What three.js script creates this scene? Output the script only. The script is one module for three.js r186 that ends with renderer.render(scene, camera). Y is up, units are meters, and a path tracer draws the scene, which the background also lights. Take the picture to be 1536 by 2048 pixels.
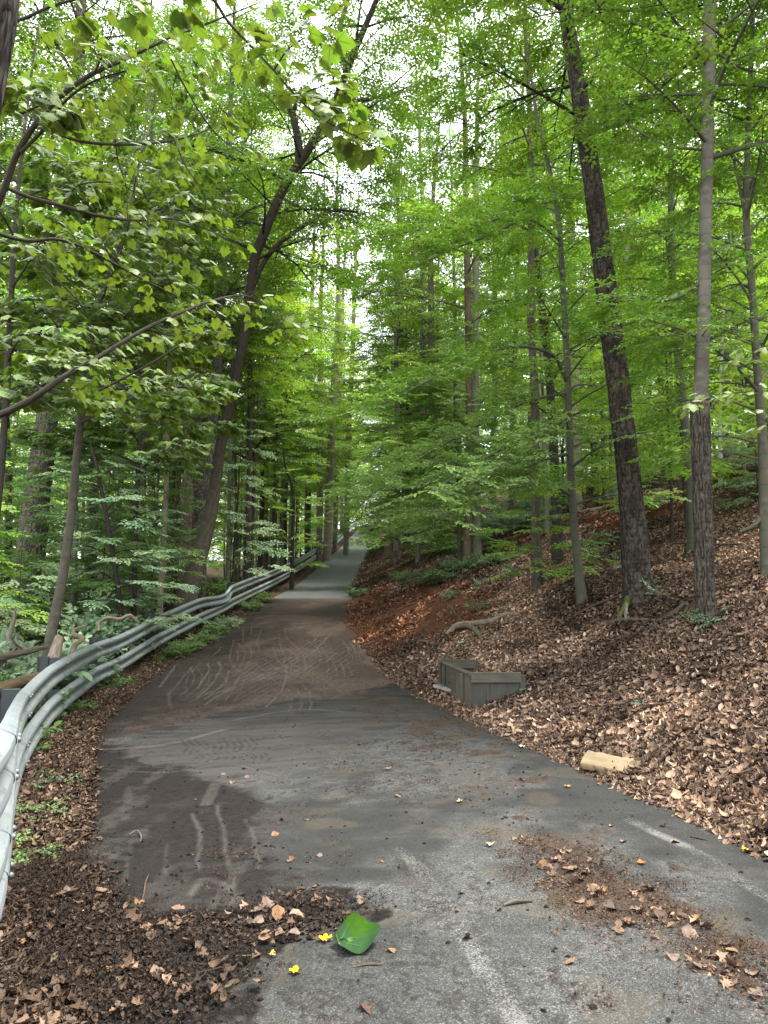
import * as THREE from 'three';
import { mergeGeometries, toCreasedNormals } from 'three/addons/utils/BufferGeometryUtils.js';

// ---------------------------------------------------------------- camera, sky, sun, exposure
const FOCAL = 1435, PITCH = 0.1152, EYE = 1.6;               // focal length in pixels of the 1536 x 2048 photograph
const scene = new THREE.Scene();
const camera = new THREE.PerspectiveCamera(2 * Math.atan(1024 / FOCAL) * 180 / Math.PI, 768 / 1024, 0.05, 900);
camera.position.set(0, EYE, 0);
camera.rotation.set(PITCH, 0, 0);
const renderer = new THREE.WebGLRenderer({ antialias: true });
renderer.setSize(768, 1024);
renderer.toneMapping = THREE.LinearToneMapping;
renderer.toneMappingExposure = 5.2;
renderer.shadowMap.enabled = true;

{ // an overcast sky, a little brighter overhead than at the horizon
  const W = 64, H = 64, d = new Float32Array(W * H * 4);
  for (let r = 0; r < H; r++) {
    const up = Math.sin(((r + 0.5) / H - 0.5) * Math.PI), l = up > 0 ? 0.68 + 0.14 * up : 0.24;
    for (let c = 0; c < W; c++) d.set([l * 0.97, l * 1.0, l * 1.06, 1], (r * W + c) * 4);
  }
  const t = new THREE.DataTexture(d, W, H, THREE.RGBAFormat, THREE.FloatType);
  t.magFilter = t.minFilter = THREE.LinearFilter;
  t.mapping = THREE.EquirectangularReflectionMapping; t.needsUpdate = true;
  scene.background = t; scene.environment = t;
}
const sun = new THREE.DirectionalLight(new THREE.Color(1.0, 0.96, 0.86), 2.3);
sun.position.set(34, 88, -22); sun.target.position.set(0, 0, -20);
sun.castShadow = true; sun.shadow.radius = 40;
sun.shadow.mapSize.set(2048, 2048);
Object.assign(sun.shadow.camera, { left: -60, right: 60, top: 60, bottom: -60, near: 1, far: 260 });
scene.add(sun, sun.target);

// ---------------------------------------------------------------- helpers
const V = (x, y, z) => new THREE.Vector3(x, y, z);
function rng(seed) { let s = seed | 0; return () => { s = (s + 0x6d2b79f5) | 0; let t = Math.imul(s ^ (s >>> 15), 1 | s); t = (t + Math.imul(t ^ (t >>> 7), 61 | t)) ^ t; return ((t ^ (t >>> 14)) >>> 0) / 4294967296; }; }
const tint = (k) => (c) => c * k;
const lerp = (a, b, t) => a + (b - a) * t, clamp = (x, a = 0, b = 1) => Math.min(b, Math.max(a, x));
const sstep = (a, b, x) => { const t = clamp((x - a) / (b - a)); return t * t * (3 - 2 * t); };
function hash2(x, y) { let h = Math.imul(x | 0, 374761393) ^ Math.imul(y | 0, 668265263); h = Math.imul(h ^ (h >>> 13), 1274126177); return ((h ^ (h >>> 16)) >>> 0) / 4294967296; }
function noise(x, y) {
  const ix = Math.floor(x), iy = Math.floor(y); let u = x - ix, v = y - iy; u = u * u * (3 - 2 * u); v = v * v * (3 - 2 * v);
  return lerp(lerp(hash2(ix, iy), hash2(ix + 1, iy), u), lerp(hash2(ix, iy + 1), hash2(ix + 1, iy + 1), u), v);
}
function fbm(x, y, o = 4) { let s = 0, a = 0.5, n = 0; for (let i = 0; i < o; i++) { s += a * noise(x, y); n += a; x = x * 2.03 + 17.1; y = y * 2.03 + 9.7; a *= 0.5; } return s / n; }
function table(rows) { // smooth interpolation (monotone cubic)
  const n = rows.length, m = [];
  for (let i = 0; i < n; i++) {
    const a = i ? (rows[i][1] - rows[i - 1][1]) / (rows[i][0] - rows[i - 1][0]) : null, b = i < n - 1 ? (rows[i + 1][1] - rows[i][1]) / (rows[i + 1][0] - rows[i][0]) : null;
    m.push(a === null ? b : b === null ? a : a * b <= 0 ? 0 : 2 * a * b / (a + b));
  }
  return (x) => {
    if (x <= rows[0][0]) return rows[0][1] + m[0] * (x - rows[0][0]);
    if (x >= rows[n - 1][0]) return rows[n - 1][1] + m[n - 1] * (x - rows[n - 1][0]);
    let i = 0; while (x > rows[i + 1][0]) i++;
    const h = rows[i + 1][0] - rows[i][0], t = (x - rows[i][0]) / h, t2 = t * t, t3 = t2 * t;
    return rows[i][1] * (2 * t3 - 3 * t2 + 1) + m[i] * h * (t3 - 2 * t2 + t) + rows[i + 1][1] * (3 * t2 - 2 * t3) + m[i + 1] * h * (t3 - t2);
  };
}
// a pixel of the photograph and a distance in front of the camera give a point of the world
const CP = Math.cos(PITCH), SP = Math.sin(PITCH);
function ray(px, py) { const u = (px - 768) / FOCAL, v = -(py - 1024) / FOCAL; return [u, v * CP + SP, CP - v * SP]; }
function at(px, py, D) { const r = ray(px, py), t = D / r[2]; return V(r[0] * t, EYE + r[1] * t, -D); }
const metres = (w, py, D) => w * (D / ray(768, py)[2]) / FOCAL;      // how wide w pixels are there

// naming
const used = new Map();
function numbered(name) { const n = used.get(name) ?? 0; used.set(name, n + 1); return n ? name + '_' + String(n).padStart(3, '0') : name; }
function tag(o, label, category, group, kind) {
  if (label) o.userData.label = label; if (category) o.userData.category = category;
  if (group) o.userData.group = group; if (kind) o.userData.kind = kind; return o;
}
function thing(name, label, category, pos, group) { const g = new THREE.Group(); g.name = numbered(name); g.position.copy(pos); scene.add(g); return tag(g, label, category, group); }
function part(name, geo, mat, parent, kind) { const m = new THREE.Mesh(geo, mat); m.name = name; m.castShadow = m.receiveShadow = true; parent.add(m); if (kind) m.userData.kind = kind; return m; }
function copies(name, geo, mat, parent, list, kind = 'stuff') { // list of { m: Matrix4, c: Color }
  const im = new THREE.InstancedMesh(geo, mat, list.length); im.name = name; im.castShadow = im.receiveShadow = true;
  list.forEach((e, i) => { im.setMatrixAt(i, e.m); im.setColorAt(i, e.c); });
  im.userData.kind = kind; parent.add(im); return im;
}
class MB { // a mesh builder with vertex colours
  constructor() { this.p = []; this.c = []; this.i = []; this.uv = []; }
  v(x, y, z, c, u = 0, w = 0) { this.p.push(x, y, z); this.c.push(c[0], c[1], c[2]); this.uv.push(u, w); return this.p.length / 3 - 1; }
  t(a, b, c) { this.i.push(a, b, c); }
  q(a, b, c, d) { this.i.push(a, b, c, a, c, d); }
  geo() {
    const g = new THREE.BufferGeometry();
    g.setAttribute('position', new THREE.Float32BufferAttribute(this.p, 3)); g.setAttribute('color', new THREE.Float32BufferAttribute(this.c, 3)); g.setAttribute('uv', new THREE.Float32BufferAttribute(this.uv, 2));
    g.setIndex(this.i); g.computeVertexNormals(); return g;
  }
}
function tube(pts, radii, seg, o = {}) { // a tapered limb through points; uv in metres; o.flare, o.rough, o.colors(t)
  const n = pts.length, pos = [], nor = [], uv = [], col = [], idx = [];
  let up = V(0.31, 0.1, 0.94), run = 0, mean = radii.reduce((a, b) => a + b, 0) / n;
  for (let i = 0; i < n; i++) {
    const T = V().subVectors(pts[Math.min(n - 1, i + 1)], pts[Math.max(0, i - 1)]).normalize();
    const A = V().crossVectors(T, up).normalize(), B = V().crossVectors(T, A).normalize(); up = B.clone().negate();
    if (i) run += pts[i].distanceTo(pts[i - 1]);
    const c = o.colors ? o.colors(i / (n - 1), run, pts[i]) : [1, 1, 1];
    for (let k = 0; k <= seg; k++) {
      const a = k / seg * Math.PI * 2, ca = Math.cos(a), sa = Math.sin(a);
      let r = radii[i];
      if (o.rough) r *= 1 + o.rough * (noise(ca * 2.3 + run * 1.7 + (o.seed ?? 0), sa * 2.3 + run * 0.9) - 0.5) * 2;
      if (o.lobes && i < n - 1) { const f = Math.exp(-run / o.lobes[1]); r *= 1 + f * (o.lobes[2] + o.lobes[3] * Math.cos(a * o.lobes[0] + (o.seed ?? 0))); }
      pos.push(pts[i].x + (A.x * ca + B.x * sa) * r, pts[i].y + (A.y * ca + B.y * sa) * r, pts[i].z + (A.z * ca + B.z * sa) * r);
      nor.push(A.x * ca + B.x * sa, A.y * ca + B.y * sa, A.z * ca + B.z * sa);
      uv.push(k / seg * Math.max(1, Math.round(mean * 2 * Math.PI / 0.5)) * 0.5 + (o.seed ?? 0) * 0.137, run + (o.seed ?? 0) * 0.71); col.push(c[0], c[1], c[2]);
    }
  }
  for (let i = 0; i < n - 1; i++) for (let k = 0; k < seg; k++) { const a = i * (seg + 1) + k, b = a + seg + 1; idx.push(a, a + 1, b, b, a + 1, b + 1); }
  if (o.cap) for (const [i, flip] of [[0, 1], [n - 1, 0]]) {
    const c = pos.length / 3, T = V().subVectors(pts[n - 1], pts[0]).normalize().multiplyScalar(flip ? -1 : 1);
    pos.push(pts[i].x, pts[i].y, pts[i].z); nor.push(T.x, T.y, T.z); uv.push(0, 0); col.push(...(o.cap === true ? [1, 1, 1] : o.cap));
    const s = c + 1;
    for (let k = 0; k <= seg; k++) { const j = (i * (seg + 1) + k) * 3; pos.push(pos[j], pos[j + 1], pos[j + 2]); nor.push(T.x, T.y, T.z); uv.push(0, 0); col.push(...(o.cap === true ? [1, 1, 1] : o.cap)); }
    for (let k = 0; k < seg; k++) flip ? idx.push(c, s + k + 1, s + k) : idx.push(c, s + k, s + k + 1);
  }
  const g = new THREE.BufferGeometry();
  g.setAttribute('position', new THREE.Float32BufferAttribute(pos, 3)); g.setAttribute('normal', new THREE.Float32BufferAttribute(nor, 3)); g.setAttribute('uv', new THREE.Float32BufferAttribute(uv, 2)); g.setAttribute('color', new THREE.Float32BufferAttribute(col, 3));
  g.setIndex(idx); return g;
}
function smooth(pts, n) { return new THREE.CatmullRomCurve3(pts, false, 'centripetal').getPoints(n - 1); }
function along(vals, n) { const r = []; for (let i = 0; i < n; i++) { const t = i / (n - 1) * (vals.length - 1), k = Math.min(vals.length - 2, Math.floor(t)); r.push(lerp(vals[k], vals[k + 1], t - k)); } return r; }
// like smooth() but keeps the parameter uniform in the control points, so radii given per control point stay with them
function limbTube(pts, rad, n, seg, o) { const c = new THREE.CatmullRomCurve3(pts, false, 'centripetal'), P = []; for (let i = 0; i < n; i++) P.push(c.getPoint(i / (n - 1))); return tube(P, along(rad, n), seg, o); }

// ---------------------------------------------------------------- the lie of the land: X across, D ahead (z = -D)
const roadL = table([[-12, -0.4], [0, 0], [3, -0.02], [5, -0.14], [7, -0.26], [9, -0.3], [12, -0.3], [15, -0.24], [18, 0.08], [21, 0.4], [25, 0.9], [30, 1.45], [37, 2.15], [50, 3.8], [73, 6.7], [110, 11.8], [150, 17], [220, 22]]);
const roadR = table([[-12, -0.3], [0, 0], [4, 0.0], [7, -0.06], [9, -0.12], [12, -0.15], [15, -0.1], [18, 0.1], [21, 0.42], [25, 0.93], [30, 1.45], [37, 2.15], [50, 3.8], [73, 6.7], [110, 11.8], [150, 17], [220, 22]]);
const XL = table([[-12, -0.6], [0, -0.9], [2.4, -1.2], [4, -1.8], [6, -2.62], [8, -3.4], [10, -4.12], [12, -4.65], [15, -5.15], [18, -5.25], [21, -5.1], [25, -4.9], [30, -4.6], [37, -4.4], [50, -4.2], [73, -4.08], [110, -3.6], [150, 0], [220, 14]]);
const XR = table([[-12, 3.6], [0, 2.9], [4.6, 2.5], [6, 2.24], [8, 1.88], [10, 1.4], [12, 0.95], [15, 0.25], [18, -0.3], [21, -0.8], [25, -1.08], [30, -1.22], [37, -1.4], [50, -1.3], [73, -1.15], [110, -0.6], [150, 3], [220, 17]]);
const bank = table([[0, 0], [0.25, 0.05], [0.6, 0.17], [1, 0.34], [3, 1.17], [6, 2.4], [10, 3.85], [15, 5.3], [25, 7.4], [40, 9.6], [70, 12], [140, 14]]);
const leftFloor = (X, D) => -0.75 + 0.06 * D - 0.02 * Math.max(0, -X - 20);
function roadH(X, D) { const l = XL(D), r = XR(D); return lerp(roadL(D), roadR(D), sstep(0, 1, clamp((X - l) / (r - l)))); }
function groundH(X, D) {
  const l = XL(D), r = XR(D);
  if (X > r) {
    const s = X - r;
    return roadR(D) + bank(s) + sstep(0.2, 3, s) * ((fbm(X * 0.6, D * 0.6, 3) - 0.5) * 0.34 + (fbm(X * 0.13 + 5, D * 0.13, 2) - 0.5) * 0.9 * sstep(3, 12, s));
  }
  if (X < l) {
    const s = l - X, base = roadL(D), fl = Math.min(base, leftFloor(X, D));
    return lerp(base - 0.04 * sstep(0, 0.8, s), fl, sstep(0.7, 5.5, s)) + sstep(0.5, 3, s) * ((fbm(X * 0.5, D * 0.5 + 40, 3) - 0.5) * 0.34 + (fbm(X * 0.1, D * 0.1 + 7, 2) - 0.5) * 1.2 * sstep(4, 14, s));
  }
  return roadH(X, D);
}
function groundHit(px, py) { // where the sight line of a pixel meets the ground
  const r = ray(px, py); let t0 = 0.5;
  for (let t = 0.5; t < 220; t *= 1.01) {
    if (EYE + r[1] * t < groundH(r[0] * t, r[2] * t)) {
      let a = t0, b = t; for (let k = 0; k < 20; k++) { const m = (a + b) / 2; if (EYE + r[1] * m < groundH(r[0] * m, r[2] * m)) b = m; else a = m; }
      return { X: r[0] * b, D: r[2] * b, p: V(r[0] * b, groundH(r[0] * b, r[2] * b), -r[2] * b) };
    }
    t0 = t;
  }
  return null;
}
const onGround = (X, D, lift = 0) => V(X, groundH(X, D) + lift, -D);
const normalAt = (X, D) => V(groundH(X - 0.15, D) - groundH(X + 0.15, D), 0.3, groundH(X, D + 0.15) - groundH(X, D - 0.15)).normalize();

// textures
function dataTex(w, h, f, srgb, rep) { // f(x, y) -> [r, g, b] in 0..1 (linear values for colour maps)
  const d = new Uint8Array(w * h * 4), enc = (x) => 255 * (srgb ? (x <= 0.0031308 ? x * 12.92 : 1.055 * Math.pow(x, 1 / 2.4) - 0.055) : x);
  for (let y = 0, o = 0; y < h; y++) for (let x = 0; x < w; x++, o += 4) { const c = f(x, y); d[o] = clamp(enc(c[0]), 0, 255); d[o + 1] = clamp(enc(c[1]), 0, 255); d[o + 2] = clamp(enc(c[2]), 0, 255); d[o + 3] = 255; }
  const t = new THREE.DataTexture(d, w, h, THREE.RGBAFormat); t.magFilter = t.minFilter = THREE.LinearFilter; t.colorSpace = srgb ? THREE.SRGBColorSpace : THREE.NoColorSpace;
  if (rep) { t.wrapS = t.wrapT = THREE.RepeatWrapping; } t.needsUpdate = true; return t;
}
// noise that repeats after n cells
function pnoise(x, y, n, m = n) {
  const ix = Math.floor(x), iy = Math.floor(y); let u = x - ix, v = y - iy; u = u * u * (3 - 2 * u); v = v * v * (3 - 2 * v);
  const X0 = ((ix % n) + n) % n, X1 = (X0 + 1) % n, Y0 = ((iy % m) + m) % m, Y1 = (Y0 + 1) % m;
  return lerp(lerp(hash2(X0, Y0), hash2(X1, Y0), u), lerp(hash2(X0, Y1), hash2(X1, Y1), u), v);
}
function pfbm(x, y, n, m, o = 4) { let s = 0, a = 0.5, k = 0; for (let i = 0; i < o; i++) { s += a * pnoise(x + i * 3, y + i * 5, n, m); k += a; x *= 2; y *= 2; n *= 2; m *= 2; a *= 0.5; } return s / k; }
// ---------------------------------------------------------------- the ground
const soilTex = dataTex(1024, 1024, (x, y) => {
  const u = x / 1024, v = y / 1024, n = pfbm(u * 8, v * 8, 8, 8, 6), s = pfbm(u * 64 + 9, v * 48, 64, 48, 3), k = 0.35 + 0.9 * n * (0.45 + 1.1 * s), w = pfbm(u * 20, v * 30 + 3, 20, 30, 3);
  return [0.62 * k + 0.12 * w, 0.6 * k + 0.08 * w, 0.58 * k + 0.06 * w];
}, true, true);
const soilBump = dataTex(1024, 1024, (x, y) => { const u = x / 1024, v = y / 1024, h = 0.55 * pfbm(u * 10, v * 10, 10, 10, 5) + 0.45 * pfbm(u * 90, v * 90, 90, 90, 3); return [h, h, h]; }, false, true);
const groundMat = new THREE.MeshPhysicalMaterial({ specularIntensity: 0.2, color: new THREE.Color().setRGB(0.86, 0.86, 0.86), map: soilTex, bumpMap: soilBump, bumpScale: 0.05, roughness: 1, vertexColors: true });

const blob = (px, py, rx, rd) => { const h = groundHit(px, py); return { X: h.X, D: h.D, rx, rd }; };
const redZones = [blob(800, 1232, 1.7, 4.2), blob(885, 1228, 1.5, 3.0), blob(745, 1200, 1.2, 4.5), blob(840, 1200, 1.5, 3.0), blob(1150, 1040, 3.2, 2.0), blob(1040, 1045, 1.6, 1.6), blob(1300, 1010, 2.6, 2.4), blob(700, 1260, 0.5, 2)];
const bareZones = [blob(1275, 1215, 1.0, 0.8), blob(1180, 1225, 1.2, 0.8), blob(1330, 1235, 1.2, 0.6)];
const zone = (list, X, D) => { let m = 0; for (const z of list) { const d = Math.hypot((X - z.X) / z.rx, (D - z.D) / z.rd) + (fbm(X * 1.3, D * 1.3, 3) - 0.5) * 0.9; m = Math.max(m, 1 - sstep(0.65, 1.1, d)); } return m; };
const redness = (X, D) => zone(redZones, X, D), bareness = (X, D) => zone(bareZones, X, D);
{
  const axis = (from, to, fine0, fine1, step, grow) => {
    const r = []; for (let x = fine0; x <= fine1; x += step) r.push(x);
    for (let x = fine1, s = step; x < to;) { s *= grow; x += s; r.push(x); }
    for (let x = fine0, s = step; x > from;) { s *= grow; x -= s; r.unshift(x); }
    return r;
  };
  const xs = axis(-420, 420, -7, 9, 0.13, 1.09), ds = axis(-40, 620, 1.6, 24, 0.13, 1.05), b = new MB();
  for (const D of ds) for (const X of xs) {
    const inside = Math.min(X - XL(D), XR(D) - X);
    const h = groundH(X, Math.min(D, 260)) - 0.07 * sstep(0.0, 0.16, inside);
    const red = redness(X, D), bare = bareness(X, D), side = X > XR(D) ? 1 : 0.8, m = fbm(X * 0.25, D * 0.25, 3), k = (0.75 + 0.5 * m) * side;
    let c = [0.14 * k, 0.1 * k, 0.072 * k];
    c = c.map((a, i) => lerp(a, [0.17, 0.08, 0.046][i] * (0.8 + 0.4 * m), red * 0.95)); c = c.map((a, i) => lerp(a, [0.045, 0.032, 0.022][i], bare * 0.8));
    b.v(X, h, -D, c, X / 2.2, D / 2.2);
  }
  const n = xs.length;
  for (let j = 0; j < ds.length - 1; j++) for (let i = 0; i < n - 1; i++) { const a = j * n + i; b.q(a, a + 1, a + n + 1, a + n); }
  const g = part('ground', b.geo(), groundMat, scene, 'structure'); tag(g, 'brown woodland floor sloping up to the right and away to the left of the road');
}

// ---------------------------------------------------------------- the road: asphalt smeared with mud
const road = new THREE.Group(); road.name = 'road'; scene.add(road); tag(road, 'narrow asphalt road climbing through the woods, smeared with mud', null, null, 'structure');
const plane = (px, py) => { const h = groundHit(px, py); return h ? [h.X, h.D] : null; };
const line = (...p) => { const r = []; for (let i = 0; i < p.length; i += 2) r.push(plane(p[i], p[i + 1])); return r; };
const mudUpper = line(150, 1500, 300, 1462, 420, 1434, 560, 1402, 690, 1394, 800, 1362, 766, 1310, 738, 1270, 716, 1230, 708, 1186, 600, 1184, 500, 1210, 410, 1250, 310, 1315, 225, 1380, 165, 1440);
const film = line(200, 1500, 420, 1440, 700, 1390, 830, 1385, 860, 1425, 760, 1480, 600, 1535, 430, 1560, 330, 1545, 200, 1530);
const mudLower = line(120, 1500, 210, 1490, 330, 1540, 520, 1600, 555, 1680, 545, 1770, 600, 1800, 480, 1850, 200, 1860, 60, 1800, 90, 1650);
const mulch = line(-40, 1740, 120, 1700, 200, 1790, 330, 1830, 480, 1822, 640, 1790, 760, 1812, 700, 1850, 560, 1905, 520, 1980, 540, 2060, 300, 2120, -40, 2120);
const darkA = line(430, 2060, 500, 1960, 640, 1900, 780, 1850, 850, 1900, 900, 1980, 960, 2060);
const dirtR = line(1020, 1672, 1090, 1680, 1210, 1735, 1330, 1800, 1450, 1880, 1560, 1950, 1600, 2030, 1480, 1990, 1340, 1925, 1220, 1860, 1120, 1790);
const dirtE = line(640, 1385, 900, 1372, 1010, 1470, 1100, 1560, 1000, 1590, 860, 1520, 760, 1450);
const dirtM = line(850, 1560, 1000, 1570, 1150, 1660, 1300, 1720, 1330, 1790, 1180, 1740, 1020, 1660);
const strokes = [ // [strength, width in metres, line]
  [1, 0.11, line(655, 1275, 625, 1305, 585, 1330)], [1, 0.1, line(570, 1330, 573, 1352, 560, 1385, 530, 1415)],
];
const tread = [];                                        // the tyre lug marks in the mud, in pixels of a part of the photograph turned to the full one
const Z = (a) => { const r = []; for (let i = 0; i < a.length; i += 2) r.push(plane(240 + a[i] / 3.2, 1240 + a[i + 1] / 3.2)); return r; };
for (const [s, w, a] of [
  [1, 0.075, [650, 175, 610, 215, 580, 235]], [1, 0.085, [563, 278, 572, 315, 540, 375, 497, 440]], [1, 0.1, [632, 265, 645, 305, 610, 380, 560, 440, 497, 497]],
  [1, 0.1, [697, 325, 680, 385, 620, 445, 540, 508]], [1, 0.1, [762, 372, 700, 440, 620, 490, 545, 545]], [0.6, 0.06, [665, 340, 610, 355, 570, 352]],
  [0.75, 0.13, [360, 290, 300, 370, 255, 430]], [0.5, 0.12, [460, 300, 380, 400, 310, 490, 330, 570]], [0.7, 0.07, [730, 130, 705, 250, 740, 310, 800, 350]],
  [0.7, 0.07, [790, 60, 785, 140]], [0.7, 0.07, [840, 40, 842, 90]], [0.7, 0.07, [980, 170, 1000, 240, 1040, 290, 1130, 330, 1240, 360, 1340, 410, 1425, 475]],
  [0.8, 0.07, [1020, 150, 1060, 240, 1110, 290, 1200, 325, 1330, 330]], [0.8, 0.07, [1080, 190, 1130, 230, 1170, 270, 1240, 305, 1330, 320]],
  [0.7, 0.06, [930, 255, 1000, 310, 1110, 350, 1200, 390, 1270, 440, 1325, 480]], [0.7, 0.06, [860, 270, 940, 330, 1060, 360, 1160, 410, 1215, 470]],
  [0.5, 0.06, [840, 370, 930, 400, 990, 450, 1010, 480]], [0.5, 0.06, [960, 370, 1020, 410, 1080, 450]],
  [0.6, 0.07, [1055, 50, 1065, 110, 1110, 160, 1170, 210, 1220, 250]], [0.6, 0.06, [1250, 80, 1245, 130, 1270, 180]], [0.5, 0.06, [1420, 20, 1340, 60, 1270, 90, 1250, 130]],
  [0.5, 0.05, [1020, 90, 1030, 160]], [0.5, 0.05, [1130, 220, 1110, 340]], [0.5, 0.05, [1185, 240, 1180, 340]], [0.5, 0.05, [1240, 310, 1225, 440]], [0.5, 0.05, [1335, 230, 1320, 390]],
  [0.5, 0.05, [1060, 230, 1045, 290]], [0.5, 0.05, [1150, 100, 1200, 150, 1260, 120]], [0.45, 0.1, [520, 270, 440, 360, 420, 470]], [0.4, 0.1, [900, 60, 880, 140, 890, 200]],
]) strokes.push([s, w, Z(a)]);
for (const [s, w, a] of [
  [0.9, 0.06, [385, 1630, 400, 1665, 396, 1740]], [0.9, 0.06, [432, 1612, 445, 1660, 462, 1740, 466, 1780]], [0.7, 0.06, [488, 1640, 512, 1690, 520, 1740]], [0.6, 0.05, [335, 1690, 330, 1750]],
  [0.6, 0.05, [262, 1690, 250, 1750, 232, 1785]], [0.7, 0.16, [380, 1790, 400, 1760, 470, 1790, 465, 1812]], [0.5, 0.3, [430, 1570, 410, 1610]], [0.6, 0.12, [180, 1535, 330, 1546, 450, 1530, 560, 1552]],
  [0.7, 0.05, [170, 1530, 300, 1535, 420, 1545]], [0.5, 0.25, [210, 1500, 330, 1490, 450, 1460]], [0.6, 0.06, [665, 1505, 740, 1482]], [0.6, 0.05, [650, 1520, 700, 1505, 760, 1490]], [0.5, 0.2, [470, 1440, 600, 1420, 700, 1425]],
  [0.8, 0.03, [600, 1612, 622, 1592, 626, 1598]], [0.35, 0.2, [260, 1575, 250, 1640]], [0.35, 0.2, [160, 1700, 250, 1720]],
]) strokes.push([s, w, line(...a)]);
{ const R = rng(812); for (let i = 0; i < 26; i++) { const x = -3.9 + R() * 3.4, d = 11.6 + R() * 7, k = R() < 0.5 ? 1 : -0.8, n = 3; for (let j = 0; j < n; j++) strokes.push([0.5 + R() * 0.35, 0.065, [[x + j * 0.16, d], [x + j * 0.16 + 0.12 * k, d + 1.1], [x + j * 0.17 + 0.4 * k, d + 2.3], [x + j * 0.18 + 0.85 * k, d + 3.3]].slice(0, 3 + Math.floor(R() * 2))]); } }
for (let i = 0; i < 13; i++) tread.push(line(362 + i * 14, 1480 + (i % 2) * 2 - i * 0.4, 372 + i * 14, 1493 - i * 0.3, 366 + i * 14, 1506 - i * 0.5));
for (let i = 0; i < 11; i++) tread.push(line(380 + i * 15, 1508, 392 + i * 15, 1516, 384 + i * 15, 1523));
for (let i = 0; i < 12; i++) tread.push(line(470 + i * 11, 1424 - i * 1.6, 480 + i * 11, 1414 - i * 1.6));
for (let i = 0; i < 16; i++) tread.push(line(170 + (i % 4) * 26, 1672 + Math.floor(i / 4) * 17, 232 + (i % 4) * 14, 1676 + Math.floor(i / 4) * 17));
const whites = [line(800, 1700, 866, 1775, 925, 1865, 975, 1945, 1050, 2070), line(1262, 1642, 1380, 1702, 1500, 1772, 1620, 1840)];

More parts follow.
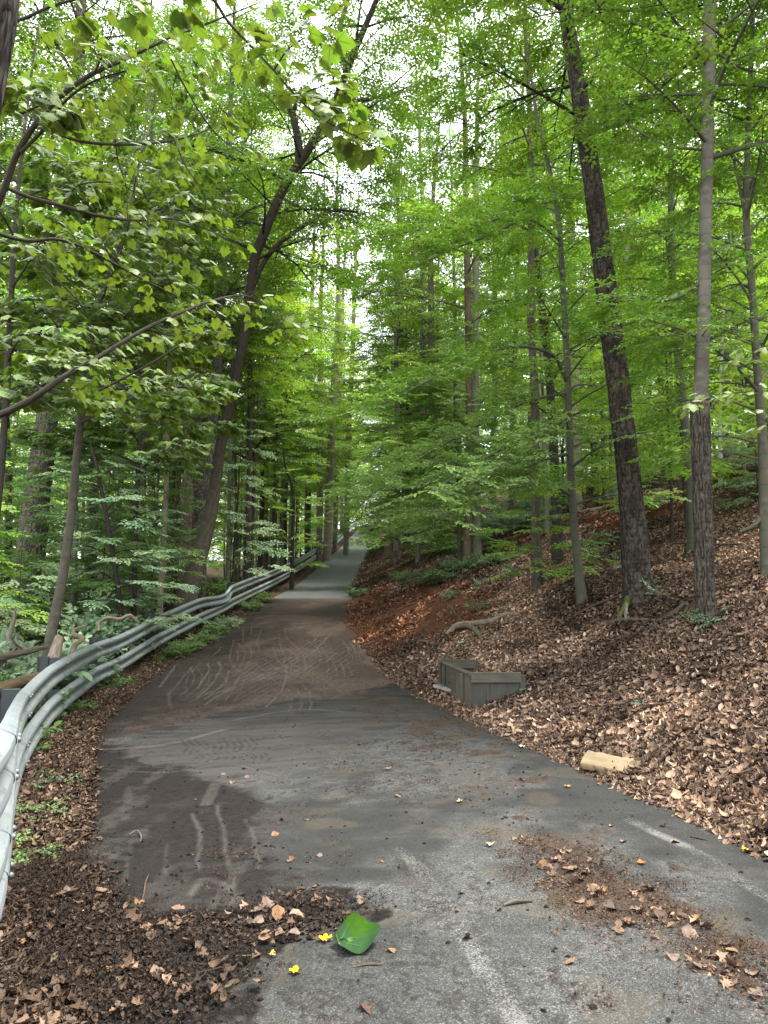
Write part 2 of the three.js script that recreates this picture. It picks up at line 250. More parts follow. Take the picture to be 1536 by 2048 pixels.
function roadTile(N, X0, X1, D0, D1) {
  const W = X1 - X0, L = D1 - D0, cv = document.createElement('canvas'); cv.width = cv.height = N;
  const ctx = cv.getContext('2d'), S = (p) => [(p[0] - X0) / W * N, (p[1] - D0) / L * N];
  const read = () => { const d = ctx.getImageData(0, 0, N, N).data, r = new Uint8Array(N * N * 3); for (let i = 0; i < N * N; i++) { r[i * 3] = d[i * 4]; r[i * 3 + 1] = d[i * 4 + 1]; r[i * 3 + 2] = d[i * 4 + 2]; } return r; };
  const clear = () => { ctx.globalCompositeOperation = 'source-over'; ctx.filter = 'none'; ctx.fillStyle = '#000'; ctx.fillRect(0, 0, N, N); ctx.globalCompositeOperation = 'lighter'; };
  const poly = (pts, color, blurM) => { ctx.filter = `blur(${(blurM / W * N).toFixed(1)}px)`; ctx.fillStyle = color; ctx.beginPath(); pts.forEach((p, i) => { const [x, y] = S(p); i ? ctx.lineTo(x, y) : ctx.moveTo(x, y); }); ctx.closePath(); ctx.fill(); ctx.filter = 'none'; };
  const stroke = (pts, color, w, blurM) => { // widths are metres, so the pen is stretched with the tile
    ctx.filter = blurM ? `blur(${(blurM / W * N).toFixed(1)}px)` : 'none'; ctx.strokeStyle = color; ctx.lineCap = ctx.lineJoin = 'round'; ctx.save(); ctx.scale(N / W, N / L); ctx.lineWidth = w; ctx.beginPath();
    const c = pts.length > 2 ? new THREE.CatmullRomCurve3(pts.map((p) => V(p[0], p[1], 0))).getPoints(pts.length * 8).map((p) => [p.x, p.y]) : pts;
    c.forEach((p, i) => { const x = p[0] - X0, y = p[1] - D0; i ? ctx.lineTo(x, y) : ctx.moveTo(x, y); }); ctx.stroke(); ctx.restore(); ctx.filter = 'none';
  };
  clear(); poly(mudUpper, '#f00', 0.12); poly(film, '#0f0', 0.4); poly(mudLower, '#00f', 0.12); const m1 = read();
  clear(); poly(mulch, '#f00', 0.1); poly(dirtR, '#0f0', 0.12); poly(dirtM, '#060', 0.18); poly(dirtE, '#080', 0.2);
  for (const w of whites) stroke(w, '#00f', 0.09, 0.012); const m2 = read();
  clear(); for (const [s, w, a] of strokes) stroke(a, `rgba(255,0,0,${s})`, w * (a[0][1] < 9 ? 0.36 : 0.5), 0.012); for (const a of tread) stroke(a, 'rgba(0,255,0,0.9)', 0.035, 0.008);
  for (const [s, w, a] of strokes) stroke(a, `rgba(0,0,255,${s})`, w * 0.95, 0.02); const m3 = read();
  clear(); poly(darkA, '#0f0', 0.25); const m4 = read();
  const hgt = new Uint8Array(N * N * 4), col = dataTex(N, N, (x, y) => {
    const X = X0 + (x + 0.5) / N * W, D = D0 + (y + 0.5) / N * L;
    const wx = (fbm(X * 3.1, D * 3.1, 4) - 0.5), wy = (fbm(X * 3.1 + 40, D * 3.1 + 11, 4) - 0.5);
    const i = y * N + x, j = clamp(Math.round(y + wy * 0.7 / L * N), 0, N - 1) * N + clamp(Math.round(x + wx * 0.7 / W * N), 0, N - 1), fx = (fbm(X * 14, D * 14, 2) - 0.5) * 0.05;
    const s = clamp(Math.round(y + wy * 0.06 / L * N), 0, N - 1) * N + clamp(Math.round(x + (wx * 0.06 + fx * 0.3) / W * N), 0, N - 1);
    const grit = hash2(x, y), g2 = noise(X * 170, D * 170), g3 = noise(X * 90 + 7, D * 90), big = fbm(X * 0.55 + 3, D * 0.55 + 8, 3), mid = fbm(X * 4, D * 4, 4);
    // bare asphalt: dark binder, pale worn stone
    const edge = sstep(0.75, 0.25, XR(D) - X + wx * 0.5) * sstep(4.2, 5.2, D), dk = Math.max(m4[j * 3 + 1] / 255, edge), worn = sstep(0.36, 0.6, big * 0.7 + mid * 0.3 + 0.09 * Math.cos((X - 0.9) * 2.6)) * (1 - 0.85 * dk);
    const stone = Math.pow(sstep(0.42, 0.9, g2 * 0.4 + g3 * 0.1 + grit * 0.5), 1.4), pit = sstep(0.35, 0.15, g3 * 0.5 + grit * 0.5);
    let a = lerp(0.029, 0.046, worn) * (0.7 + 0.6 * mid) + stone * lerp(0.03, 0.17, worn) * (0.5 + 1.0 * mid) - pit * 0.012; let c = [a * 0.99, a * 1.0, a * 0.965], h = 0.35 + 0.05 * stone + 0.03 * grit;
    const wl = m2[s * 3 + 2] / 255; if (wl > 0) { const k = wl * sstep(0.47, 0.7, 0.36 * g2 + 0.34 * grit + 0.3 * fbm(X * 5 + 2, D * 5, 3) + 0.34 * (fbm(X * 2.2, D * 2.2 + 9, 2) - 0.45) * 2); c = c.map((q, n) => lerp(q, [0.3, 0.3, 0.28][n], k * 0.42)); }
    // mud: a wet dark layer and its dried reddish film
    const up = m1[j * 3] / 255, fi = m1[j * 3 + 1] / 255, lo = m1[j * 3 + 2] / 255, mu = m2[j * 3] / 255, dr = m2[j * 3 + 1] / 255;
    const lumps = fbm(X * 22, D * 22, 4), fine = fbm(X * 75, D * 75, 3) * 0.7 + grit * 0.3, smear = fbm(X * 1.6 + wy * 1.5, D * 9 + wx * 2, 4);
    const kf = sstep(0.15, 0.75, fi + (smear - 0.5) * 1.3 + (mid - 0.5) * 0.5); c = c.map((q, n) => lerp(q, [0.07, 0.064, 0.059][n] * (0.45 + 0.9 * smear) * (0.75 + 0.5 * fine), kf * 0.75)); h += kf * 0.03 * fine;
    const red = sstep(-4.4, -1.2, X + (D - 12) * 0.05 + wx * 2), kc = [lerp(0.03, 0.12, red), lerp(0.0225, 0.084, red), lerp(0.0205, 0.068, red)], dry = sstep(0.42, 0.62, fbm(X * 1.1 + 3, D * 0.7, 4));
    const ku = sstep(0.18, 0.74, up + (mid - 0.5) * 0.9 + (lumps - 0.5) * 0.4); c = c.map((q, n) => lerp(q, kc[n] * (0.35 + 1.0 * lumps) * (0.5 + 1.0 * fine) * lerp(0.8, 1.3, dry), ku * 0.95)); h += ku * (0.24 * lumps + 0.14 * fine);
    const kl = sstep(0.12, 0.82, lo * 1.15 + (mid - 0.5) * 0.9 + (lumps - 0.5) * 0.3), lane = fbm(X * 5.5, D * 0.9, 3), wet = sstep(0.52, 0.66, lane * 0.6 + smear * 0.2 + mid * 0.25);
    c = c.map((q, n) => lerp(q, lerp([0.0165, 0.0128, 0.0118][n], [0.052, 0.047, 0.044][n], wet * 0.65) * (0.4 + 1.1 * lumps) * (0.55 + 0.9 * fine), kl * 0.93)); h += kl * (1 - wet * 0.6) * (0.22 * lumps + 0.14 * fine);
    const km = sstep(0.25, 0.6, mu + (mid - 0.5) * 1.1); c = c.map((q, n) => lerp(q, [0.0105, 0.0082, 0.0068][n] * (0.3 + 1.3 * lumps) * (0.5 + fine), km * 0.96)); h += km * (0.36 * lumps + 0.26 * fine);
    const kd = sstep(0.38, 0.7, dr * 1.0 + (mid - 0.5) * 1.2 + (lumps - 0.5) * 0.5); c = c.map((q, n) => lerp(q, [0.06, 0.041, 0.027][n] * (0.35 + 1.2 * lumps) * (0.6 + 0.8 * fine), kd * 0.85)); h += kd * (0.14 * lumps + 0.12 * fine);
    const sp = sstep(0.55, 0.68, fine * 0.5 + lumps * 0.5) * sstep(0.42, 0.62, big * 0.6 + mid * 0.4); c = c.map((q, n) => lerp(q, [0.024, 0.018, 0.0145][n], sp * 0.6)); h += sp * 0.08;
    const tan = sstep(0.6, 0.72, fbm(X * 2.3 + 31, D * 2.3, 4)) * (X > -0.6 ? 0.35 : 0.1); c = c.map((q, n) => lerp(q, [0.085, 0.07, 0.046][n] * (0.6 + 0.8 * fine), tan * (1 - km)));
    // wheels have dragged the mud into pale smooth grooves
    const brk = sstep(0.3, 0.55, fbm(X * 7, D * 4 + 5, 3)), tr = m3[s * 3] / 255 * (0.7 + 0.5 * mid) * (0.55 + 0.45 * brk), ed = m3[s * 3 + 2] / 255, td = m3[s * 3 + 1] / 255 * sstep(0.35, 0.6, fbm(X * 9, D * 9, 3));
    c = c.map((q, n) => lerp(q, q * 0.6, clamp(ed - tr) * 0.5)); h += clamp(ed - tr) * 0.14;
    c = c.map((q, n) => lerp(q, (D < 9 ? [0.12, 0.106, 0.097] : [0.185, 0.155, 0.136])[n] * lerp(0.8, 1.1, red) * (0.7 + 0.5 * fine), clamp(tr) * 0.72)); h -= clamp(tr) * 0.22;
    c = c.map((q) => lerp(q, q * 0.5, td * 0.7)); h -= td * 0.2;
    const H = clamp(h, 0, 1) * 255; hgt[i * 4] = hgt[i * 4 + 1] = hgt[i * 4 + 2] = H; hgt[i * 4 + 3] = 255;
    return c;
  }, true);
  const bump = new THREE.DataTexture(hgt, N, N, THREE.RGBAFormat); bump.magFilter = bump.minFilter = THREE.LinearFilter; bump.needsUpdate = true;
  return new THREE.MeshPhysicalMaterial({ color: new THREE.Color().setRGB(0.78, 0.78, 0.78), map: col, bumpMap: bump, bumpScale: 0.085, roughness: 0.85, specularIntensity: 0.3 });
}
function roadSheet(D0, D1, step, cols, uv, mat, color) {
  const b = new MB(), rows = []; for (let D = D0; D < D1 - 1e-6; D += step(D)) rows.push(D); rows.push(D1);
  for (const D of rows) for (let k = 0; k <= cols; k++) {
    const wob = (fbm(D * 1.7, k ? 4 : 9, 3) - 0.5) * 0.16, l = XL(D) - 0.03 + (k === 0 ? wob : 0), r = XR(D) + 0.03 + (k === cols ? wob : 0), X = lerp(l, r, k / cols), [u, v] = uv(X, D);
    b.v(X, roadH(X, D) + 0.006, -D, color ? color(X, D) : [1, 1, 1], u, v);
  }
  for (let j = 0; j < rows.length - 1; j++) for (let k = 0; k < cols; k++) { const a = j * (cols + 1) + k; b.q(a, a + 1, a + cols + 2, a + cols + 1); }
  const m = part('road_surface', b.geo(), mat, road); return m;
}
const NT = 2048;
const nearMat = roadTile(NT, -3.9, 3.4, 2.2, 9.4), midMat = roadTile(1600, -6.1, 2.2, 9.4, 30);
roadSheet(2.2, 9.4, () => 0.1, 40, (X, D) => [(X + 3.9) / 7.3, (D - 2.2) / 7.2], nearMat);
roadSheet(9.4, 30, () => 0.2, 40, (X, D) => [(X + 6.1) / 8.3, (D - 9.4) / 20.6], midMat);
const farTex = dataTex(512, 512, (x, y) => { const u = x / 512, v = y / 512, k = 0.6 + 0.5 * pfbm(u * 6, v * 6, 6, 6, 5) + 0.35 * (hash2(x, y) - 0.5); return [0.088 * k, 0.092 * k, 0.097 * k]; }, true, true);
const farRoadMat = new THREE.MeshStandardMaterial({ map: farTex, bumpMap: soilBump, bumpScale: 0.01, roughness: 0.7, vertexColors: true });
roadSheet(30, 220, (D) => 0.5 + (D - 30) * 0.03, 12, (X, D) => [X / 2, D / 2], farRoadMat, (X, D) => { const k = 0.85 + 0.4 * fbm(X * 0.8, D * 0.3, 3); return [k, k, k]; });
roadSheet(-12, 2.2, () => 0.3, 12, (X, D) => [X / 2, D / 2], farRoadMat, () => [0.8, 0.8, 0.8]);

// ---------------------------------------------------------------- dead leaves
const deadTones = [[0.145, 0.1, 0.066], [0.195, 0.142, 0.096], [0.09, 0.06, 0.039], [0.042, 0.028, 0.019], [0.29, 0.228, 0.162], [0.155, 0.096, 0.05], [0.112, 0.086, 0.066], [0.027, 0.019, 0.014]];
function deadLeaf(b, M, len, wid, curl, fold, tone, lobes) { // a dry curled leaf, a grid of 5 x 3 points
  const rows = 5, out = [], p = new THREE.Vector3();
  for (let i = 0; i < rows; i++) {
    const t = i / (rows - 1), w = wid * (0.08 + Math.sin(Math.PI * Math.pow(t, 0.85)) * (lobes && i % 2 ? 0.62 : 1)) * 0.5;
    for (let k = -1; k <= 1; k++) {
      const y = curl * (t - 0.5) * (t - 0.5) * len * 3 + Math.abs(k) * fold * w + (k ? Math.sin(t * 9 + k) * 0.08 * w : 0);
      p.set((t - 0.5) * len, y, k * w).applyMatrix4(M); out.push(b.v(p.x, p.y, p.z, tone.map((c) => c * (1 + 0.16 * Math.sin(i * 2.1 + k * 1.3)))));
    }
  }
  for (let i = 0; i < rows - 1; i++) for (let k = 0; k < 2; k++) { const a = out[i * 3 + k]; b.q(a, a + 1, out[(i + 1) * 3 + k] + 1, out[(i + 1) * 3 + k]); }
}
const litterMat = new THREE.MeshPhysicalMaterial({ color: new THREE.Color().setRGB(1.14, 1.06, 1.05), vertexColors: true, roughness: 0.8, specularIntensity: 0.35 });
const E = new THREE.Euler(), Q = new THREE.Quaternion(), M4 = new THREE.Matrix4();
function turned(x, y, z, ax, ay, az, s = 1) { return new THREE.Matrix4().compose(V(x, y, z), new THREE.Quaternion().setFromEuler(new THREE.Euler(ax, ay, az, 'YXZ')), V(s, s, s)); }
function dryLeaf(b, M, len, wid, R, tone, lobes) { // the same with a finer outline, for leaves seen from close by
  const rows = 9, cols = 5, out = [], p = new THREE.Vector3(), c1 = (R() - 0.35) * 1.3, c2 = (R() - 0.2) * 0.9, tw = (R() - 0.5) * 1.6, ph = R() * 6;
  for (let i = 0; i < rows; i++) {
    const t = i / (rows - 1), env = 0.04 + Math.pow(Math.sin(Math.PI * Math.pow(t, 0.8)), 0.8), w = wid * 0.5 * env * (lobes ? 0.72 + 0.42 * Math.sin(t * 17 + ph) : 1 + 0.08 * Math.sin(t * 31));
    for (let k = 0; k < cols; k++) {
      const z = k / (cols - 1) * 2 - 1, y = c1 * len * (t - 0.5) * (t - 0.5) + c2 * w * z * z + tw * w * z * (t - 0.5) + 0.09 * len * (noise(t * 4 + ph, z * 2 + ph) - 0.5), v = (z === 0 ? 0.72 : 1) * (0.8 + 0.4 * noise(t * 6 + ph * 3, z * 3));
      p.set((t - 0.5) * len * (1 - 0.1 * z * z), y, z * w).applyMatrix4(M); out.push(b.v(p.x, p.y, p.z, tone.map((q) => q * v)));
    }
  }
  for (let i = 0; i < rows - 1; i++) for (let k = 0; k < cols - 1; k++) { const a = out[i * cols + k]; b.q(a, a + 1, out[(i + 1) * cols + k] + 1, out[(i + 1) * cols + k]); }
}
const litterGeos = [0, 1, 2].map((k) => {
  const R = rng(100 + k), b = new MB();
  for (let i = 0; i < 62; i++) {
    const a = R() * 6.283, d = Math.sqrt(R()) * 0.4, tone = deadTones[[0, 1, 2, 0, 5, 6, 1, 3, 2, 0, 6, 4, 7, 1][Math.floor(R() * 14)]].map(tint(0.72 + R() * 0.42)), len = 0.045 + R() * 0.065;
    deadLeaf(b, turned(Math.cos(a) * d, 0.004 + R() * 0.045, Math.sin(a) * d, (R() - 0.5) * 0.95, R() * 6.283, (R() - 0.5) * 0.95), len, len * (0.42 + R() * 0.3), (R() - 0.3) * 1.1, (R() - 0.3) * 1.3, tone, R() < 0.5);
  }
  for (let i = 0; i < 5; i++) { const a = R() * 6.283, d = R() * 0.3, h = R() * 6.283, L = 0.1 + R() * 0.25, x = Math.cos(a) * d, z = Math.sin(a) * d, k = b.p.length / 3, r = 0.0025 + R() * 0.003; for (const [e, y] of [[-1, 0.02 + R() * 0.03], [1, 0.02 + R() * 0.04]]) for (const [u, w] of [[-1, 0], [1, 0], [0, 1.6]]) b.v(x + Math.cos(h) * L * e / 2 - Math.sin(h) * u * r, y + w * r, z + Math.sin(h) * L * e / 2 + Math.cos(h) * u * r, [0.06, 0.045, 0.033]); b.q(k, k + 3, k + 5, k + 2); b.q(k + 1, k + 2, k + 5, k + 4); }
  return b.geo();
});
const debrisGeo = (() => { const R = rng(140), b = new MB(); for (let i = 0; i < 90; i++) { const a = R() * 6.283, d = Math.sqrt(R()) * 0.2, len = 0.008 + R() * R() * 0.035, tone = deadTones[[7, 3, 7, 7, 7, 3, 2, 3][i % 8]].map(tint(0.35 + R() * 0.5)); deadLeaf(b, turned(Math.cos(a) * d, R() * 0.025, Math.sin(a) * d, (R() - 0.5) * 1.6, R() * 6.283, (R() - 0.5) * 1.6), len, len * (i % 5 ? 0.5 : 0.12), (R() - 0.3), (R() - 0.3), tone, false); } return b.geo(); })();
const litter = new THREE.Group(); litter.name = 'leaf_litter'; scene.add(litter); tag(litter, 'thick layer of dry brown fallen leaves over the slope and verges', null, null, 'stuff');
const upY = V(0, 1, 0);
{
  const R = rng(7), lists = [[], [], []], grey = new THREE.Color();
  const put = (X, D, s, k) => {
    const n = normalAt(X, D), q = new THREE.Quaternion().setFromUnitVectors(upY, n).multiply(new THREE.Quaternion().setFromAxisAngle(upY, R() * 6.283)), red = redness(X, D);
    const v = k * (0.8 + R() * 0.45);
    lists[Math.floor(R() * 3)].push({ m: new THREE.Matrix4().compose(onGround(X, D, 0.0), q, V(s, s * (0.8 + R() * 0.6), s)), c: new THREE.Color(v * lerp(1, 1.15, red), v * lerp(0.97, 0.78, red), v * lerp(0.95, 0.62, red)) });
  };
  const inPoly = (pts, X, D) => { let c = false; for (let i = 0, j = pts.length - 1; i < pts.length; j = i++) if ((pts[i][1] > D) !== (pts[j][1] > D) && X < (pts[j][0] - pts[i][0]) * (D - pts[i][1]) / (pts[j][1] - pts[i][1]) + pts[i][0]) c = !c; return c; };
  // the bank on the right, thick near the road and thinning with distance
  for (let i = 0; i < 15000; i++) {
    const D = 3.6 + Math.pow(R(), 1.5) * 44, X = XR(D) + 0.12 + Math.pow(R(), 1.25) * (6 + D * 0.75); if (Math.abs(X) > D * 0.62 + 2.5) continue;
    const red = redness(X, D), bare = bareness(X, D); if (R() < red * 0.93 || R() < bare * 0.7) continue;
    const patch = fbm(X * 0.45 + 3, D * 0.45, 3), damp = fbm(X * 2.1 + 9, D * 2.1, 3); put(X, D, D > 20 ? 1.35 : 1, (0.62 + 0.75 * sstep(0.35, 0.65, patch)) * (0.5 + 0.85 * sstep(0.3, 0.62, damp)));
  }
  for (let i = 0; i < 900; i++) { const D = 4 + R() * 12; put(XR(D) + R() * 0.35 - 0.04, D, 0.55, 0.8); }     // the ragged edge on the asphalt
  for (let i = 0; i < 700; i++) { const D = 20 + R() * 60; put(XR(D) + R() * 1.2 - 0.1, D, 0.8, 0.75); }
  // verge along the guardrail and the woodland floor beyond
  for (let i = 0; i < 1500; i++) { const D = 2.6 + Math.pow(R(), 1.4) * 24; const X = XL(D) - R() * R() * 1.3 + 0.05; if (!inPoly(mulch, X, D)) put(X, D, 0.5 + R() * 0.3, 0.62); }
  for (let i = 0; i < 6000; i++) { const D = 6 + R() * 62, X = XL(D) - 0.8 - R() * (8 + D * 0.55); if (X < -D * 0.62 - 2) continue; put(X, D, 1.3, 0.62); }
  // the heap of leaves and dirt at the near left, and the trail on the right of the asphalt
  const heap = [];
  for (let i = 0; i < 7000; i++) { const X = -2.6 + R() * 3.1, D = 2.3 + R() * 2.5; if (!inPoly(mulch, X + (R() - 0.5) * 0.16, D + (R() - 0.5) * 0.16)) continue; const v = 0.4 + R() * 0.5; if (R() < 0.13 * (X > -0.7 ? 0.4 : 1)) heap.push({ m: turned(X, roadH(X, D) + 0.006 + 0.04 * fbm(X * 3, D * 3, 3), -D, (R() - 0.5) * 0.5, R() * 6, (R() - 0.5) * 0.5, 0.5 + R() * 0.5), c: new THREE.Color(v, v, v) }); if (R() < 0.01 + 0.07 * sstep(-0.6, -1.5, X + (D - 3) * 0.5)) put(X, D, 0.28 + R() * 0.3, 0.34); }
  for (let i = 0; i < 500; i++) { const D = 3 + R() * 8, X = XL(D) + R() * 0.35 - 0.1, v = 0.8 + R() * 0.6; heap.push({ m: turned(X, roadH(X, D) + 0.008, -D, 0, R() * 6, 0, 0.8), c: new THREE.Color(v, v, v) }); }
  for (let i = 0; i < 1500; i++) { const X = 0.4 + R() * 2.5, D = 2.6 + R() * 2.8, v = 1.4 + R() * 1.2; if (inPoly(dirtR, X + (R() - 0.5) * 0.5, D + (R() - 0.5) * 0.5)) heap.push({ m: turned(X, roadH(X, D) + 0.006, -D, 0, R() * 6, 0, 0.4 + R() * 0.4), c: new THREE.Color(v, v * 0.92, v * 0.85) }); }
  for (let i = 0; i < 900; i++) { const X = -1.2 + R() * 3, D = 3 + R() * 6.5, v = 1 + R() * 1.2, cl = fbm(X * 0.9 + 4, D * 0.9, 3); if (X < XR(D) && R() < sstep(0.45, 0.65, cl) * 0.8) heap.push({ m: turned(X, roadH(X, D) + 0.004, -D, 0, R() * 6, 0, 0.25 + R() * 0.35), c: new THREE.Color(v, v * 0.95, v * 0.9) }); }
  copies('leaf_crumbs', debrisGeo, litterMat, litter, heap);
  for (let i = 0; i < 900; i++) { const X = 0.5 + R() * 2.4, D = 2.6 + R() * 2.6; if (inPoly(dirtR, X, D) && R() < 0.07) put(X, D, 0.2 + R() * 0.15, 0.85); }
  lists.forEach((l, k) => copies('leaf_layer', litterGeos[k], litterMat, litter, l));
  // the leaves that show largest, each a piece of its own
  const forms = []; for (let k = 0; k < 14; k++) { const b = new MB(), len = 0.055 + R() * 0.05; dryLeaf(b, M4.identity(), len, len * (0.5 + R() * 0.3), R, deadTones[[0, 1, 2, 6, 5, 0, 6, 2][k % 8]].map(tint(0.65 + R() * 0.5)), k % 3 > 0); forms.push(b.geo()); }
  const one = (X, D, lift, s = 1) => { const m = part('dead_leaf', forms[Math.floor(R() * 14)], litterMat, litter); m.position.copy(onGround(X, D, lift)); m.quaternion.setFromUnitVectors(upY, normalAt(X, D)).multiply(Q.setFromEuler(E.set((R() - 0.5) * 0.9, R() * 6.28, (R() - 0.5) * 0.9))); m.scale.setScalar(s); };
  let n = 0;
  for (let i = 0; i < 4000 && n < 120; i++) { const D = 4.2 + R() * 3.2, X = XR(D) + 0.05 + R() * 2.2; if (X > D * 0.55) continue; one(X, D, 0.05, 0.9 + R() * 0.4); n++; }
  for (let i = 0; i < 4000 && n < 205; i++) { const X = -1.9 + R() * 2.2, D = 2.75 + R() * 1.5; if (X < -D * 0.56 || !inPoly(mulch, X, D)) continue; one(X, D, 0.04, 0.7 + R() * 0.5); n++; }
  for (let i = 0; i < 4000 && n < 262; i++) { const X = 0.5 + R() * 2.2, D = 2.8 + R() * 2; if (!inPoly(dirtR, X, D)) continue; one(X, D, 0.018, 0.8 + R() * 0.4); n++; }
  for (let i = 0; i < 4000 && n < 300; i++) { const X = -2 + R() * 4, D = 3 + R() * 5; if (X > XR(D) || X < XL(D)) continue; one(X, D, 0.012, 0.5 + R() * 0.5); n++; }
  // crumbs of earth
  const cg = []; for (let k = 0; k < 3; k++) { const g = new THREE.IcosahedronGeometry(1, 1), p = g.attributes.position; for (let i = 0; i < p.count; i++) { const x = p.getX(i), y = p.getY(i), z = p.getZ(i), f = 0.62 + 0.75 * noise(x * 1.6 + z + k * 9, y * 1.6 - z + 4); p.setXYZ(i, x * f, y * f * 0.7, z * f); } g.computeVertexNormals(); cg.push(g); }
  const mm = new THREE.MeshPhysicalMaterial({ specularIntensity: 0.2, color: 0xffffff, roughness: 0.95, bumpMap: soilBump, bumpScale: 0.01 }), clods = new THREE.Group(); clods.name = 'dirt_crumbs'; scene.add(clods); tag(clods, 'dark crumbs of mud strewn over the asphalt', null, null, 'stuff');
  const cl = [[], [], []];
  const clod = (X, D, s, tone) => { const v = 0.6 + R() * 0.8; cl[Math.floor(R() * 3)].push({ m: turned(X, roadH(X, D) + s * 0.25, -D, R() * 6, R() * 6, R() * 6, s), c: new THREE.Color(tone[0] * v, tone[1] * v, tone[2] * v) }); };
  const inAny = (X, D) => inPoly(mulch, X, D) ? 2 : inPoly(mudLower, X, D) ? 1 : inPoly(mudUpper, X, D) ? 1 : inPoly(dirtR, X, D) ? 1.2 : inPoly(dirtM, X, D) ? 0.95 : inPoly(dirtE, X, D) ? 0.95 : 0.17;
  for (let i = 0; i < 60000; i++) {
    const D = 2.6 + Math.pow(R(), 1.6) * 16, X = lerp(XL(D), XR(D), R()), k = inAny(X, D), cls = fbm(X * 1.5, D * 1.5, 3); if (R() > k * 0.55 * sstep(0.3, 0.6, cls)) continue;
    const s = (0.002 + Math.pow(R(), 6) * 0.014) * (k >= 2 ? 1.5 : 1); clod(X, D, s, X > 0.3 && D < 6 ? [0.04, 0.028, 0.02] : D > 11 ? [0.045, 0.029, 0.024] : [0.024, 0.019, 0.017]);
  }
  cl.forEach((l, k) => copies('crumb', cg[k], mm, clods, l));
}
// ---------------------------------------------------------------- bark and wood
function grooves(x, y, n, m, k) { // long vertical ridges that fork and break, 0 in the furrows
  const w = pfbm(x * 6, y * 6, 6, 6, 3) - 0.5, a = Math.abs(pnoise((x + w * 0.09) * n, (y + w * 0.05) * m, n, m) - 0.5) * 2, b = Math.abs(pnoise((x - w * 0.1) * n * 2 + 3, y * m * 2, n * 2, m * 2) - 0.5) * 2;
  return Math.pow(Math.min(1, a * 0.75 + b * 0.45), k);
}
function barkMat(f, b, scale, rough = 0.95) { // a 0.5 m by 1 m piece of bark
  const map = dataTex(512, 512, (x, y) => { const k = f(x / 512, y / 512); return Array.isArray(k) ? k : [k, k, k]; }, true, true), bump = dataTex(512, 512, (x, y) => { const h = b(x / 512, y / 512); return [h, h, h]; }, false, true);
  map.repeat.set(2, 1); bump.repeat.set(2, 1);
  return new THREE.MeshPhysicalMaterial({ specularIntensity: 0.3, map, bumpMap: bump, bumpScale: scale, roughness: rough, vertexColors: true });
}
const ridge = (x, y) => grooves(x, y, 13, 7, 0.8);
const furrowed = barkMat((x, y) => (0.12 + 0.95 * ridge(x, y)) * (0.72 + 0.5 * pfbm(x * 5, y * 5, 5, 5, 4)) * (0.85 + 0.3 * hash2(x * 512, y * 512)), ridge, 0.045);
const flat = (x, y) => 0.5 + 0.5 * pfbm(x * 8, y * 14, 8, 14, 4);
const smoothBark = barkMat((x, y) => {
  const spot = sstep(0.62, 0.74, pfbm(x * 7, y * 9, 7, 9, 3)), band = sstep(0.68, 0.8, pnoise(x * 3, y * 26, 3, 26)) * 0.25, k = 0.62 + 0.32 * pfbm(x * 4, y * 5, 4, 5, 5) - band * 0.6 + spot * 0.2;
  return [k, k, k * 0.98];
}, (x, y) => 0.5 + 0.2 * pfbm(x * 10, y * 16, 10, 16, 4) - 0.5 * sstep(0.68, 0.8, pnoise(x * 3, y * 26, 3, 26)), 0.006, 0.85);
const scaly = barkMat((x, y) => 0.3 + 0.75 * pfbm(x * 12, y * 10, 12, 10, 5) * (0.6 + 0.5 * grooves(x, y, 12, 7, 1)), (x, y) => pfbm(x * 14, y * 10, 14, 10, 4), 0.012);
const woodTex = (base, cut) => { const f = (x, y) => { const g = pfbm(x * 40, y * 3, 40, 3, 4), st = pfbm(x * 4, y * 6, 4, 6, 4); return 0.5 + 0.45 * g + 0.35 * (st - 0.5); }; const m = barkMat(f, f, 0.004, 0.85); m.color.setRGB(...base); return m; };
const oldPlank = woodTex([0.105, 0.098, 0.074]), paleWood = woodTex([0.27, 0.215, 0.135]);
const white = [1, 1, 1];

// a box with small chamfers, uv in metres along the grain (its longest side)
function board(w, h, d, bevel = 0.004, seed = 0) {
  const s = new THREE.Shape(), x = w / 2 - bevel, y = h / 2 - bevel; s.moveTo(-x, -y); s.lineTo(x, -y); s.lineTo(x, y); s.lineTo(-x, y); s.closePath();
  const g = new THREE.ExtrudeGeometry(s, { depth: d - 2 * bevel, bevelEnabled: true, bevelThickness: bevel, bevelSize: bevel, bevelSegments: 1 }); g.translate(0, 0, -(d - 2 * bevel) / 2);
  const p = g.attributes.position, uv = [], c = [], long = h >= w && h >= d ? 1 : w >= d ? 0 : 2, a = long === 1 ? 0 : 1, b2 = 3 - long - a, R = rng(seed * 77 + 5), k = 0.7 + R() * 0.6, o = R() * 3;
  for (let i = 0; i < p.count; i++) { const q = [p.getX(i), p.getY(i), p.getZ(i)]; uv.push(q[a] + q[b2] * 0.8 + o, q[long] + o); c.push(k, k, k); }
  g.setAttribute('uv', new THREE.Float32BufferAttribute(uv, 2)); g.setAttribute('color', new THREE.Float32BufferAttribute(c, 3)); return g;
}

